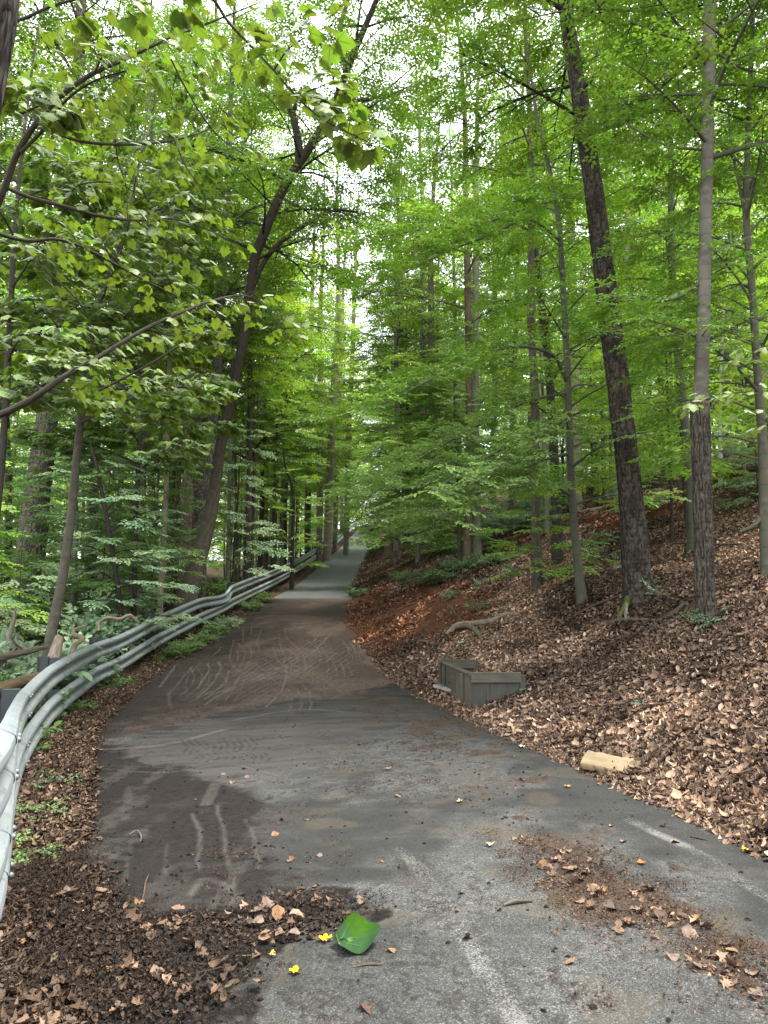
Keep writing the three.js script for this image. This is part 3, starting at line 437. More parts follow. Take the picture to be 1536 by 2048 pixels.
// ---------------------------------------------------------------- the guardrail
const railX = table([[-4, -1.7], [0, -1.1], [1.5, -1.18], [2.9, -1.58], [4, -2.08], [5, -2.57], [6, -3.04], [7, -3.48], [8, -3.87], [9, -4.22], [10, -4.54], [12, -5.06], [14.5, -5.53], [18.4, -5.66], [25, -5.32], [36.8, -5.18], [50, -4.85], [73, -4.75], [110, -4.5], [150, -1]]);
const railTop = table([[-4, 0.95], [0, 1.0], [2.9, 0.995], [4, 0.92], [5, 0.81], [6, 0.73], [8, 0.665], [10, 0.668], [12, 0.68], [14.5, 0.73], [18.4, 1.12], [25, 1.93], [36.8, 3.1], [50, 4.8], [73, 7.65], [110, 12.8], [150, 18]]);
const steelMap = dataTex(512, 512, (x, y) => { const u = x / 512, v = y / 512, k = 0.8 + 0.22 * pfbm(u * 5, v * 40, 5, 40, 4) - 0.16 * sstep(0.55, 0.8, pfbm(u * 9 + 3, v * 9, 9, 9, 4)), d = sstep(0.66, 0.76, pfbm(u * 14, v * 22, 14, 22, 4)) * 0.35; return [k * (1 - d * 0.6), k * (1 - d * 0.75), k * (1 - d)]; }, true, true);
const steel = new THREE.MeshStandardMaterial({ map: steelMap, color: new THREE.Color().setRGB(0.36, 0.4, 0.425), metalness: 0.55, roughness: 0.42, bumpMap: steelMap, bumpScale: 0.002, vertexColors: true });
const postMat = new THREE.MeshStandardMaterial({ map: steelMap, color: new THREE.Color().setRGB(0.055, 0.064, 0.066), metalness: 0.3, roughness: 0.6, vertexColors: true });
{
  const rail = thing('guardrail', 'galvanised steel guardrail of two stacked rails on dark posts curving along the left road edge', 'guardrail', V(0, 0, 0));
  const P = []; for (let D = -3, s = 0, last = null; D < 125; D += 0.02) { const q = [railX(D), D]; if (last) s += Math.hypot(q[0] - last[0], q[1] - last[1]); P.push([s, D]); last = q; }
  const dAt = (s) => { let a = 0, b = P.length - 1; while (b - a > 1) { const m = (a + b) >> 1; P[m][0] < s ? a = m : b = m; } return lerp(P[a][1], P[b][1], clamp((s - P[a][0]) / (P[b][0] - P[a][0] || 1))); };
  const sOf = (D) => P[Math.round((D + 3) / 0.02)][0], s0 = sOf(14.5) % 3.81;
  const prof = [[0.004, 0.155], [0.016, 0.15], [0.06, 0.128], [0.077, 0.116], [0.083, 0.1], [0.083, 0.08], [0.074, 0.06], [0.014, 0.018], [0.004, 0], [0.014, -0.018], [0.074, -0.06], [0.083, -0.08], [0.083, -0.1], [0.077, -0.116], [0.06, -0.128], [0.016, -0.15], [0.004, -0.155]];
  const dent = (D) => -0.2 * sstep(21.2, 24.2, D) * (1 - sstep(24.3, 25.1, D));
  const beam = (sa, sb, upper, lift) => {
    const b = new MB(), N = Math.max(4, Math.round((sb - sa) / (dAt(sa) < 30 ? 0.16 : 0.6))), K = prof.length, rows = [];
    for (let i = 0; i <= N; i++) {
      const s = lerp(sa, sb, i / N), D = dAt(s), e = 0.05, tx = railX(D + e) - railX(D - e), tl = Math.hypot(tx, 2 * e), nx = 2 * e / tl, nd = -tx / tl;       // towards the road
      const y0 = railTop(D) - (upper ? 0.155 : 0.155 + 0.46) + (upper ? dent(D) : dent(D) * 0.12), off = lift * (1 - i / N);
      const roll = upper ? -0.9 * dent(D) : 0;
      for (const back of [0, 1]) for (let k = 0; k < K; k++) {
        const [n, y] = prof[k], nn = n + off - back * 0.003 + roll * (y > 0 ? -0.25 : 0.2), g = (0.9 + 0.2 * noise(s * 3, k * 0.7 + (upper ? 0 : 50))) * (k > 6 && k < 10 ? 0.72 : 1) * (0.82 + 0.25 * noise(s * 0.9 + 7, k * 0.2));  // the beam's valley is darkened: its shade is painted into the vertex colour
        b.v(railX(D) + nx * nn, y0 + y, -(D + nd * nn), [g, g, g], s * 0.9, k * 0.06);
      }
      rows.push(i * 2 * K);
    }
    for (let i = 0; i < N; i++) for (let k = 0; k < K; k++) {
      const a = rows[i] + k, c = rows[i + 1] + k;
      if (k < K - 1) { b.q(a, a + 1, c + 1, c); b.q(a + K, c + K, c + K + 1, a + K + 1); }
      if (k === 0) b.q(a, c, c + K, a + K);
      if (k === K - 1) b.q(a, a + K, c + K, c);
    }
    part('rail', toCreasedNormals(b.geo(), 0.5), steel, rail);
  };
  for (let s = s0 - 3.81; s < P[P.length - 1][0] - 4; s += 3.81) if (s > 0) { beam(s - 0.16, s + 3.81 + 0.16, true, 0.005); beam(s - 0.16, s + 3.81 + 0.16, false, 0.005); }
  // posts with their spacers, and the splice bolts of the nearer joints
  const boltGeo = new THREE.SphereGeometry(0.017, 8, 4, 0, 6.283, 0, 1.57); boltGeo.setAttribute('color', new THREE.Float32BufferAttribute(new Array(boltGeo.attributes.position.count * 3).fill(0.5), 3));
  const iShape = new THREE.Shape(); [[-0.05, -0.075], [0.05, -0.075], [0.05, -0.067], [0.004, -0.067], [0.004, 0.067], [0.05, 0.067], [0.05, 0.075], [-0.05, 0.075], [-0.05, 0.067], [-0.004, 0.067], [-0.004, -0.067], [-0.05, -0.067]].forEach(([x, y], i) => i ? iShape.lineTo(x, y) : iShape.moveTo(x, y));
  const withColor = (g) => { g.setAttribute('color', new THREE.Float32BufferAttribute(new Array(g.attributes.position.count * 3).fill(1), 3)); return g; };
  const blockGeo = board(0.1, 0.33, 0.16, 0.006, 3);
  for (let s = s0 - 3.81; s < P[P.length - 1][0] - 4; s += 3.81) {
    if (s < 0) continue;
    const D = dAt(s), X = railX(D), tx = (railX(D + 0.1) - railX(D - 0.1)) / 0.2, turn = Math.atan2(-1, -tx) , top = railTop(D) + 0.03 + 0.6 * dent(D), g0 = groundH(X, D) - 0.45, yaw = -Math.atan(tx), nx = Math.cos(-yaw), nd = -Math.sin(-yaw);
    const geo = withColor(new THREE.ExtrudeGeometry(iShape, { depth: top - g0, bevelEnabled: false })); geo.rotateX(-Math.PI / 2); geo.rotateY(Math.PI / 2);
    const p = part('post', geo, postMat, rail); p.position.set(X - nx * 0.25, g0, -(D - nd * 0.25)); p.rotation.y = -Math.atan(tx);
    for (const dy of [0.155, 0.615]) { const bl = part('spacer_block', blockGeo, postMat, p); bl.rotation.y = Math.PI / 2; bl.position.set(0.165, railTop(D) - dy - g0 + (dy < 0.3 ? dent(D) : 0), 0); }
    if (D < 30) for (const up of [0.155, 0.615]) for (const ds of [-0.1, 0.1]) for (const yy of [0.09, -0.09]) {
      const d2 = dAt(s + ds), bo = part('bolt', boltGeo, steel, rail); bo.position.set(railX(d2) + nx * 0.092, railTop(d2) - up + yy + (up < 0.3 ? dent(d2) : 0), -(d2 + nd * 0.092)); bo.rotation.set(0, -Math.atan(tx), -Math.PI / 2);
    }
  }
}

// ---------------------------------------------------------------- the timber drain box on the right verge
{
  const n = groundHit(943, 1424), f = groundHit(881, 1379), H = 0.6, y0 = Math.min(n.p.y, f.p.y) - 0.03;
  const box = thing('drain_box', 'three sided box of weathered grey planks at the right road edge, half full of leaves', 'drain box', V(n.X, y0, -n.D));
  const dx = f.X - n.X, dd = f.D - n.D, len = Math.hypot(dx, dd), ang = Math.atan2(-dd, dx);            // local x runs from the near corner to the far one; local z towards the slope
  const inner = new THREE.Group(); inner.name = 'front_wall'; box.add(inner); inner.rotation.y = -Math.atan2(-dd, dx);
  const put = (name, geo, x, y, z, parent = inner, mat = oldPlank) => { const m = part(name, geo, mat, parent); m.position.set(x, y, z); return m; };
  const ws = [0.16, 0.21, 0.27, 0.11, 0.1]; let x = 0; const sum = ws.reduce((a, b) => a + b, 0);
  ws.forEach((w, i) => { w = w / sum * len; put('plank', board(w - 0.014, H - 0.03 - (i % 2) * 0.012, 0.024, 0.003, i), x + w / 2, (H - 0.03) / 2 - (i % 2) * 0.006, 0.0 + (i % 2) * 0.004); x += w; });
    const beamTop = put('cap_board', board(len + 0.06, 0.05, 0.075, 0.008, 11), len / 2, H - 0.02, 0.0); beamTop.rotation.x = 0.35;
  for (const [px, i] of [[0.19 * len, 0], [0.93 * len, 1], [0.8 * len, 2]]) put('batten', board(i === 2 ? 0.05 : 0.075, H - 0.05, 0.045, 0.006, 20 + i), px, (H - 0.05) / 2, -0.036);
  put('batten', board(0.34 * len, 0.09, 0.02, 0.004, 31), 0.42 * len, 0.13, -0.024); put('batten', board(0.16 * len, 0.07, 0.02, 0.004, 32), 0.07 * len, 0.12, -0.024);
  // the two wings run into the slope
  const wing = (name, ox, od, L, drop, seed) => {
    const g = new THREE.Group(); g.name = name; box.add(g); g.position.set(ox, 0, -od); g.rotation.y = drop;
    const s = new THREE.Shape(); s.moveTo(0, -0.05); s.lineTo(0, H - 0.02); s.lineTo(L, H - 0.02); s.lineTo(L, H - 0.2); s.lineTo(L * 0.7, 0.05); s.lineTo(L * 0.5, -0.05); s.closePath();
    const sheet = new THREE.ExtrudeGeometry(s, { depth: 0.02, bevelEnabled: true, bevelThickness: 0.003, bevelSize: 0.003, bevelSegments: 1 }), c = sheet.attributes.position.count; sheet.setAttribute('color', new THREE.Float32BufferAttribute(new Array(c * 3).fill(0).map((_, i) => [0.78, 0.84, 0.9][i % 3] * 0.9), 3));
    part('panel', sheet, oldPlank, g);
    const rail = part('cap_board', board(L + 0.03, 0.12, 0.03, 0.005, seed), oldPlank, g); rail.position.set(L / 2, H - 0.08, 0.04);
    const lid = part('cap_board', board(L + 0.03, 0.03, 0.07, 0.006, seed + 1), oldPlank, g); lid.position.set(L / 2, H - 0.004, 0.012);
    const stub = part('batten', board(0.09, 0.2, 0.07, 0.008, seed + 2), oldPlank, g); stub.position.set(L + 0.04, H - 0.13, 0.02); return g;
  };
  wing('near_wing', 0.01, 0, 0.72, 0.02, 41); wing('far_wing', dx, dd - 0.03, 0.6, -0.05, 51);
  const R = rng(88), pile = []; for (let i = 0; i < 16; i++) { const u = R(), w = 0.22 + R() * 0.55; pile.push({ m: turned(dx * u + w * 0.95, 0.12 + 0.34 * w + R() * 0.06, -dd * u + (R() - 0.5) * 0.1, (R() - 0.5) * 0.5, R() * 6, 0.35 + (R() - 0.5) * 0.4, 0.5 + R() * 0.2), c: new THREE.Color(0.85, 0.82, 0.8) }); } copies('leaf_heap', litterGeos[0], litterMat, box, pile);
  const slab = put('floor_slab', board(0.5, 0.05, len - 0.1, 0.008, 61), dx / 2 + 0.3, 0.17, -dd / 2, box, new THREE.MeshStandardMaterial({ map: soilTex, color: new THREE.Color().setRGB(0.42, 0.43, 0.41), roughness: 0.9 })); slab.rotation.y = Math.PI / 2 - ang * 0; slab.rotation.y = 0.35;
}

// ---------------------------------------------------------------- fallen wood
const dark = (k, t = [1, 0.86, 0.7]) => () => t.map((c) => c * k);
function wood(name, label, category, pts, rad, mat, tone, seg = 8, group, capTone) {
  const base = pts[0].clone(), t = thing(name, label, category, base, group), P = pts.map((p) => p.clone().sub(base));
  part('stem', limbTube(P, rad, Math.max(8, pts.length * 5), seg, { colors: () => tone, rough: 0.12, seed: base.x * 7 + base.z, cap: capTone ?? tone }), mat, t); return t;
}
function twig(t, pts, rad, mat, tone, name = 'branch') { return part(name, limbTube(pts.map((p) => p.clone().sub(t.position)), rad, pts.length * 5, 6, { colors: () => tone, rough: 0.1, seed: 3, cap: tone }), mat, t); }
const gp = (px, py, lift = 0.03) => { const h = groundHit(px, py); return h.p.clone().add(V(0, lift, 0)); };
{
  const log = wood('fallen_branch', 'thick crooked fallen branch forked in two, lying on the leaves above the plank box', 'fallen branch', [gp(893, 1275, 0.05), gp(915, 1262, 0.13), gp(945, 1258, 0.13), gp(985, 1250, 0.1), gp(1012, 1238, 0.1), gp(1040, 1234, 0.06)], [0.066, 0.072, 0.07, 0.06, 0.05, 0.036], scaly, [0.3, 0.245, 0.175], 10);
  twig(log, [gp(908, 1264, 0.12), gp(935, 1264, 0.14), gp(955, 1274, 0.1), gp(968, 1287, 0.0)], [0.06, 0.066, 0.062, 0.05], scaly, [0.2, 0.15, 0.105]);
  wood('fallen_branch', 'thin dark forked stick slanting down over the red earth towards the crooked branch', 'fallen branch', [gp(932, 1257, 0.05), gp(905, 1232, 0.16), gp(880, 1207, 0.2), gp(862, 1186, 0.15)], [0.024, 0.022, 0.018, 0.01], scaly, [0.12, 0.09, 0.07], 6);
  wood('fallen_branch', 'short dark twig curling on the leaves left of the crooked branch', 'fallen branch', [gp(872, 1268, 0.02), gp(885, 1262, 0.06), gp(897, 1262, 0.06), gp(912, 1253, 0.07)], [0.012, 0.018, 0.02, 0.016], scaly, [0.13, 0.1, 0.075], 6);
  wood('fallen_branch', 'long thin stick lying across the red earth bank beside the road', 'fallen branch', [gp(722, 1252), gp(770, 1232), gp(820, 1212), gp(845, 1204)], [0.01, 0.016, 0.018, 0.01], scaly, [0.13, 0.085, 0.06], 6);
  wood('fallen_branch', 'thin dark branch on the leaves left of the smooth slim beech', 'fallen branch', [gp(1090, 1208), gp(1105, 1190, 0.06), gp(1130, 1177, 0.05), gp(1150, 1166)], [0.016, 0.024, 0.024, 0.014], scaly, [0.14, 0.11, 0.085], 6);
  wood('fallen_branch', 'long dark branch lying on the leaves below the slim beech', 'fallen branch', [gp(1130, 1245), gp(1175, 1222, 0.05), gp(1215, 1205, 0.05), gp(1245, 1192)], [0.016, 0.024, 0.024, 0.014], scaly, [0.12, 0.095, 0.075], 6);
  wood('fallen_branch', 'dark rotting branch at the foot of the big dark trunk', 'fallen branch', [gp(1190, 1252), gp(1230, 1248, 0.05), gp(1275, 1246, 0.05), gp(1310, 1244)], [0.02, 0.034, 0.036, 0.02], scaly, [0.14, 0.11, 0.085], 7);
  wood('fallen_branch', 'black rotten piece of branch between the two big right trunks', 'fallen branch', [gp(1330, 1242), gp(1348, 1232, 0.05), gp(1368, 1212, 0.04)], [0.03, 0.04, 0.03], scaly, [0.075, 0.06, 0.05], 7);
  wood('fallen_branch', 'long thin stick resting across the slope behind the right trunks', 'fallen branch', [gp(1290, 1105, 0.05), gp(1340, 1094, 0.08), gp(1400, 1098, 0.1), gp(1450, 1096, 0.08), gp(1530, 1090, 0.04)], [0.012, 0.018, 0.02, 0.018, 0.01], scaly, [0.17, 0.13, 0.1], 6);
  wood('fallen_log', 'pale grey fallen stem lying across the slope left of the big dark trunk', 'log', [gp(1145, 1030, 0.06), gp(1190, 1024, 0.1), gp(1245, 1016, 0.1)], [0.05, 0.07, 0.075], smoothBark, [0.42, 0.38, 0.31], 8);
  wood('fallen_log', 'yellowish peeled stem lying on the red earth right of the big dark trunk', 'log', [gp(1285, 1008, 0.06), gp(1320, 994, 0.1), gp(1355, 983, 0.08)], [0.05, 0.06, 0.05], smoothBark, [0.6, 0.47, 0.29], 8);
  const h = groundHit(1480, 968), lp = at(1424, 934, h.D), le = at(1545, 922, h.D + 1.2);
  const cutLog = wood('sawn_log', 'thick sawn log with a pale cut end, lying on the hill at the far right', 'log', [lp, lp.clone().lerp(le, 0.5), le], [0.22, 0.23, 0.23], furrowed, [0.2, 0.17, 0.13], 12, undefined, [0.75, 0.55, 0.36]);
  // behind the guardrail
  const a = at(76, 1356, 8.9), b = at(-80, 1412, 8.1);
  wood('fallen_log', 'mossy brown log with a sawn end propped on the guardrail at the left', 'log', [a, a.clone().lerp(b, 0.4).add(V(0, 0.015, 0)), b, b.clone().add(V(-1.6, -0.5, 0.5))], [0.078, 0.082, 0.086, 0.09], scaly, [0.07, 0.05, 0.027], 14, undefined, [0.07, 0.045, 0.03]);
  const br = wood('fallen_branch', 'dark bare branch with an orange broken end behind the leaning log at the left', 'fallen branch', [at(94, 1294, 11.5), at(60, 1302, 11.3), at(10, 1314, 11), at(-60, 1330, 10.6)], [0.035, 0.045, 0.055, 0.06], scaly, [0.13, 0.105, 0.08], 8, undefined, [0.5, 0.27, 0.1]);
  twig(br, [at(12, 1313, 11), at(8, 1330, 11), at(6, 1352, 11)], [0.03, 0.028, 0.02], scaly, [0.1, 0.08, 0.06]);
  wood('peeled_stem', 'pale shaggy peeled stem standing just right of the slim leaning grey tree', 'dead stem', [at(102, 1340, 11.6), at(108, 1310, 11.8), at(118, 1275, 12)], [0.12, 0.1, 0.07], scaly, [0.33, 0.265, 0.2], 8);
  const pale = [0.3, 0.24, 0.17];
  const pb = wood('dead_branch', 'pale crooked dead branch curling over the shrub behind the guardrail', 'dead branch', [at(146, 1310, 12.6), at(150, 1290, 12.7), at(166, 1278, 12.8), at(147, 1268, 12.9), at(150, 1260, 13), at(175, 1250, 13.1)], [0.05, 0.05, 0.048, 0.042, 0.036, 0.018], scaly, pale, 8);
  wood('dead_branch', 'pale bent dead branch arching above the shrub just behind the guardrail', 'dead branch', [at(196, 1262, 14.5), at(200, 1245, 14.6), at(213, 1236, 14.6), at(240, 1238, 14.7), at(260, 1231, 14.8), at(278, 1246, 14.9)], [0.03, 0.032, 0.034, 0.034, 0.04, 0.02], scaly, pale, 7);
  const up = wood('dead_branch', 'whitish dead branch standing upright among pale leaves at the far left', 'dead branch', [at(30, 1300, 12.4), at(18, 1282, 12.4), at(22, 1258, 12.4), at(28, 1240, 12.4), at(31, 1220, 12.4), at(40, 1221, 12.4)], [0.06, 0.055, 0.04, 0.03, 0.022, 0.008], scaly, [0.3, 0.275, 0.215], 7);
  twig(up, [at(58, 1300, 12.4), at(42, 1290, 12.4), at(32, 1280, 12.4), at(36, 1266, 12.4)], [0.045, 0.045, 0.035, 0.015], scaly, [0.3, 0.275, 0.215]);
  wood('broken_stake', 'short pale broken stem sticking up behind the guardrail dent', 'dead stem', [at(512, 1152, 29), at(520, 1140, 29), at(526, 1132, 29)], [0.04, 0.045, 0.02], scaly, [0.6, 0.46, 0.3], 6);
  // on the asphalt
  wood('stick', 'short dark broken stick lying on the asphalt right of the white line', 'stick', [gp(1007, 1815, 0.012), gp(1030, 1811, 0.02), gp(1064, 1807, 0.013)], [0.008, 0.011, 0.008], scaly, [0.17, 0.14, 0.11], 7);
  wood('stick', 'thin dark twig lying on the right side of the asphalt near the yellow leaf', 'stick', [gp(1381, 1676, 0.008), gp(1398, 1680, 0.012), gp(1414, 1683, 0.008)], [0.005, 0.007, 0.004], scaly, [0.1, 0.08, 0.065], 6);
  wood('stick', 'brown twig lying behind the big green leaf on the asphalt', 'stick', [gp(704, 1938, 0.008), gp(735, 1934, 0.012), gp(768, 1933, 0.008)], [0.005, 0.007, 0.004], scaly, [0.2, 0.15, 0.11], 6);
  wood('stick', 'thin forked twig standing in the mud at the left of the road', 'stick', [gp(284, 1808, 0.01), gp(288, 1790, 0.02), gp(292, 1768, 0.02), gp(298, 1752, 0.01)], [0.004, 0.006, 0.005, 0.003], scaly, [0.2, 0.14, 0.1], 6);
  wood('stick', 'small curled twig on the muddy left half of the road', 'stick', [gp(258, 1672, 0.01), gp(272, 1668, 0.025), gp(282, 1678, 0.02), gp(280, 1686, 0.008)], [0.004, 0.005, 0.005, 0.003], scaly, [0.28, 0.24, 0.2], 6);
}
{ // split piece of firewood
  const h = groundHit(1222, 1548), L = 0.5, b = new MB(), R = rng(5), prof = [[-0.12, -0.02], [-0.125, 0.022], [-0.02, 0.05], [0.1, 0.03], [0.125, -0.005], [0.04, -0.025]], N = 14;
  const t = thing('split_wood', 'pale freshly split piece of firewood at the edge of the leaves', 'firewood', h.p.clone().add(V(0, 0.085, 0))); t.rotation.set(0.38, -0.62, -0.06, 'YXZ');
  for (let i = 0; i <= N; i++) for (let k = 0; k <= prof.length; k++) { const [z, y] = prof[k % prof.length], w = 1 + (noise(i * 0.9, k * 2.3) - 0.5) * 0.32, c = y < 0 ? [0.3, 0.23, 0.15] : [0.95 + 0.1 * noise(i, k), 0.95, 0.9]; b.v((i / N - 0.5) * L, y * w, z * w, c, z * 1.5 + y * 2, i / N * L); }
  const K = prof.length + 1; for (let i = 0; i < N; i++) for (let k = 0; k < prof.length; k++) { const a = i * K + k; b.q(a, a + 1, a + K + 1, a + K); }
  for (const i of [0, N]) { const c = b.v((i / N - 0.5) * L, 0.02, 0, i ? [0.42, 0.25, 0.17] : [0.9, 0.8, 0.65]), s = []; for (let k = 0; k < prof.length; k++) s.push(b.v((i / N - 0.5) * L, b.p[(i * K + k) * 3 + 1], b.p[(i * K + k) * 3 + 2], i ? [0.42, 0.25, 0.17] : [0.9, 0.8, 0.65])); s.forEach((a, k) => i ? b.t(c, s[(k + 1) % s.length], a) : b.t(c, a, s[(k + 1) % s.length])); }
  part('billet', toCreasedNormals(b.geo(), 0.35), paleWood, t);
}
{ // a few leaves on the asphalt that stand out
  const leafSkin = new THREE.MeshPhysicalMaterial({ vertexColors: true, roughness: 0.9, specularIntensity: 0.15, side: THREE.DoubleSide });
  const heart = (R) => { // outline of a broad heart shaped leaf, base at 0, tip at +x
    const b = new MB(), n = 44, rings = 6, c0 = b.v(0.05, 0.006, 0, [0.09, 0.19, 0.05]); const out = [];
    for (let j = 1; j <= rings; j++) for (let i = 0; i <= n; i++) {
      const a = (i / n - 0.5) * 2 * Math.PI * 0.985, r0 = 0.078 * (1 + 0.42 * Math.cos(a) + 0.1 * Math.cos(2 * a) + 0.16 * Math.exp(-a * a * 14)) * (1 + 0.035 * Math.sin(a * 7)) * (1 + 0.2 * Math.exp(-Math.pow(Math.abs(a) - 2.35, 2) * 5)) * (1 - 0.62 * Math.exp(-Math.pow((Math.abs(a) - 3.1416) / 0.3, 2))), r = r0 * j / rings, x = 0.055 + Math.cos(a) * r, z = Math.sin(a) * r;
      const fold = Math.abs(z) * 0.16 + 0.018 * Math.sin(x * 40 + z * 30) * (j / rings) + (z < 0 ? 0.34 * Math.max(0, x - 0.06) * Math.abs(z) / 0.08 : 0), k = z < 0 && x > 0.07 ? [0.02, 0.055, 0.004] : [0.018, 0.046, 0.015];
      const g = 0.85 + 0.3 * noise(x * 90, z * 90); out.push(b.v(x, 0.008 + fold, z, k.map((q) => q * g)));
    }
    for (let i = 0; i < n; i++) b.t(c0, out[i + 1], out[i]);
    for (let j = 0; j < rings - 1; j++) for (let i = 0; i < n; i++) { const a = out[j * (n + 1) + i], d = out[(j + 1) * (n + 1) + i]; b.q(a, a + 1, d + 1, d); }
    return b.geo();
  };
  const h = groundHit(672, 1907), big = thing('green_leaf', 'very large fresh green heart shaped leaf lying on the asphalt', 'leaf', h.p.clone().add(V(0, 0.008, 0))); big.rotation.set(0.28, 0.5, 0.0, 'XYZ'); big.position.y += 0.018; big.scale.setScalar(1.2);
  part('blade', heart(), leafSkin, big);
  const vm = new THREE.MeshStandardMaterial({ color: new THREE.Color().setRGB(0.045, 0.09, 0.025), roughness: 0.6 });
  for (const [a, l] of [[0, 0.125], [0.6, 0.085], [-0.6, 0.085], [1.35, 0.06], [-1.35, 0.06]]) { const pts = []; for (let i = 0; i < 6; i++) { const r = l * i / 5, x = 0.012 + Math.cos(a) * r, z = Math.sin(a) * r * (1 + 0.3 * (1 - i / 5)); pts.push(V(x, 0.0105 + Math.abs(z) * 0.16 + 0.018 * Math.sin(x * 40 + z * 30) * (r / 0.1) * 0.8 + (z < 0 ? 0.34 * Math.max(0, x - 0.06) * Math.abs(z) / 0.08 : 0), z)); } part('vein', tube(pts, [0.0018, 0.0016, 0.0013, 0.001, 0.0008, 0.0005], 5), vm, big); }
  const lobed = (R, tone, size) => { const b = new MB(), n = 20, c0 = b.v(0, 0.01, 0, tone), o = []; for (let i = 0; i < n; i++) { const a = i / n * 6.283, r = size * 0.5 * (0.78 + 0.24 * Math.cos(a * 4 + R() * 0.3)) * (0.85 + R() * 0.25); o.push(b.v(Math.cos(a) * r, 0.008 + 0.012 * R() + 0.25 * size * Math.pow(r / size * 1.5, 2) * (Math.sin(a * 2 + size * 99) > 0 ? 1 : 0.2), Math.sin(a) * r, tone.map(tint(0.75 + R() * 0.45)))); } o.forEach((v, i) => b.t(c0, o[(i + 1) % n], v)); return b.geo(); };
  const R = rng(77);
  for (const [px, py, size, tone, label] of [
    [591, 1951, 0.062, [0.75, 0.47, 0.015], 'bright yellow lobed leaf on the asphalt in front of the big green leaf'], [650, 1886, 0.07, [0.72, 0.42, 0.02], 'curled yellow leaf tucked under the edge of the big green leaf'],
    [545, 1918, 0.045, [0.72, 0.52, 0.12], 'small pale yellow leaf at the edge of the dark leaf heap'], [1283, 1731, 0.062, [0.55, 0.17, 0.025], 'orange leaf on the right side of the asphalt'],
    [1491, 1705, 0.062, [0.75, 0.5, 0.02], 'yellow leaf on the asphalt at the far right by the faded white line'], [920, 1607, 0.06, [0.5, 0.36, 0.16], 'tan leaf lying alone in the middle of the asphalt'],
    [776, 1541, 0.075, [0.42, 0.23, 0.1], 'brown lobed leaf on the grey mud film of the road'], [1043, 1497, 0.1, [0.55, 0.6, 0.38], 'whitish green upturned leaf at the right asphalt edge'],
    [1137, 1577, 0.07, [0.45, 0.28, 0.1], 'tan leaf on the asphalt below the split firewood'], [153, 1834, 0.075, [0.62, 0.38, 0.16], 'golden brown curled leaf on the dark mud at the left'],
    [980, 1694, 0.075, [0.42, 0.36, 0.2], 'pale olive leaf on the asphalt beside the dirt trail'], [885, 1398, 0.11, [0.5, 0.52, 0.3], 'pale green leaf lying at the foot of the plank box'],
    [1280, 1418, 0.2, [0.1, 0.17, 0.11], 'large fresh green leaf lying on the brown leaves of the slope'], [1045, 1391, 0.17, [0.07, 0.16, 0.08], 'green leaf lying by the right end of the plank box'], [925, 1291, 0.2, [0.3, 0.4, 0.25], 'pale green leaf on the slope just above the plank box'],
  ]) { const g = groundHit(px, py), t = thing('fallen_leaf', label, 'leaf', g.p.clone().add(V(0, g.X > XR(g.D) ? 0.06 : 0.008, 0))); t.quaternion.setFromUnitVectors(upY, normalAt(g.X, g.D)); part('blade', lobed(R, tone.map(tint(0.72)), size), leafSkin, t); }
}
// ---------------------------------------------------------------- leaves
const leafMat = new THREE.MeshPhysicalMaterial({ vertexColors: true, roughness: 0.92, transmission: 0.52, thickness: 0, specularIntensity: 0.5, clearcoat: 0.6, clearcoatRoughness: 0.36, side: THREE.DoubleSide });
const tmp = new THREE.Vector3();
function beechLeaf(b, M, l, w, fold, tone, fine) {
  const P = (x, y, z) => { tmp.set(x, y, z).applyMatrix4(M); return b.v(tmp.x, tmp.y, tmp.z, tone); };
  if (!fine) { const a = P(0, 0, 0), c = P(l * 0.5, fold * w, w / 2), d = P(l, -0.1 * l, 0), e = P(l * 0.5, fold * w, -w / 2); b.t(a, c, d); b.t(a, d, e); return; }
  const a = P(0, 0, 0), c = P(l * 0.32, fold * w, w * 0.46), c2 = P(l * 0.7, fold * w * 0.7 - 0.03 * l, w * 0.38), d = P(l, -0.12 * l, 0), e2 = P(l * 0.7, fold * w * 0.7 - 0.03 * l, -w * 0.38), e = P(l * 0.32, fold * w, -w * 0.46);
  b.q(a, c, c2, d); b.q(a, d, e2, e);
}
const mapleHalf = [[0, 0], [-0.1, 0.2], [0.05, 0.48], [0.2, 0.4], [0.42, 0.6], [0.5, 0.34], [0.7, 0.27], [1, 0]];
function mapleLeaf(b, M, l, tone, droop = 0.25) {
  const P = (x, z) => { tmp.set(x * l, -droop * l * (z * z * 1.2 + Math.max(0, x - 0.2) * 0.5) + 0.03 * l * Math.abs(z), z * l).applyMatrix4(M); return b.v(tmp.x, tmp.y, tmp.z, tone.map((c) => c * (0.94 + 0.12 * Math.abs(z)))); };
  const m = P(0.28, 0), R = [], L = []; mapleHalf.forEach(([x, z], i) => { R.push(P(x, z)); L.push(i === 0 || i === 7 ? R[i] : P(x, -z)); });
  for (let i = 0; i < 7; i++) { b.t(m, R[i], R[i + 1]); b.t(m, L[i + 1], L[i]); }
}
function strip(b, A, B, r, tone) { // a thin three sided twig
  const T = V().subVectors(B, A).normalize(), u = V().crossVectors(T, V(0.2, 1, 0.1)).normalize(), w = V().crossVectors(T, u), ia = [], ib = [];
  for (let k = 0; k < 3; k++) { const a = k * 2.094, x = u.clone().multiplyScalar(Math.cos(a) * r).addScaledVector(w, Math.sin(a) * r); ia.push(b.v(A.x + x.x, A.y + x.y, A.z + x.z, tone)); ib.push(b.v(B.x + x.x * 0.5, B.y + x.y * 0.5, B.z + x.z * 0.5, tone)); }
  for (let k = 0; k < 3; k++) b.q(ia[k], ia[(k + 1) % 3], ib[(k + 1) % 3], ib[k]);
}
const twigTone = [0.28, 0.3, 0.6].map((c) => c);         // divided by the green of the copy this is a brown grey
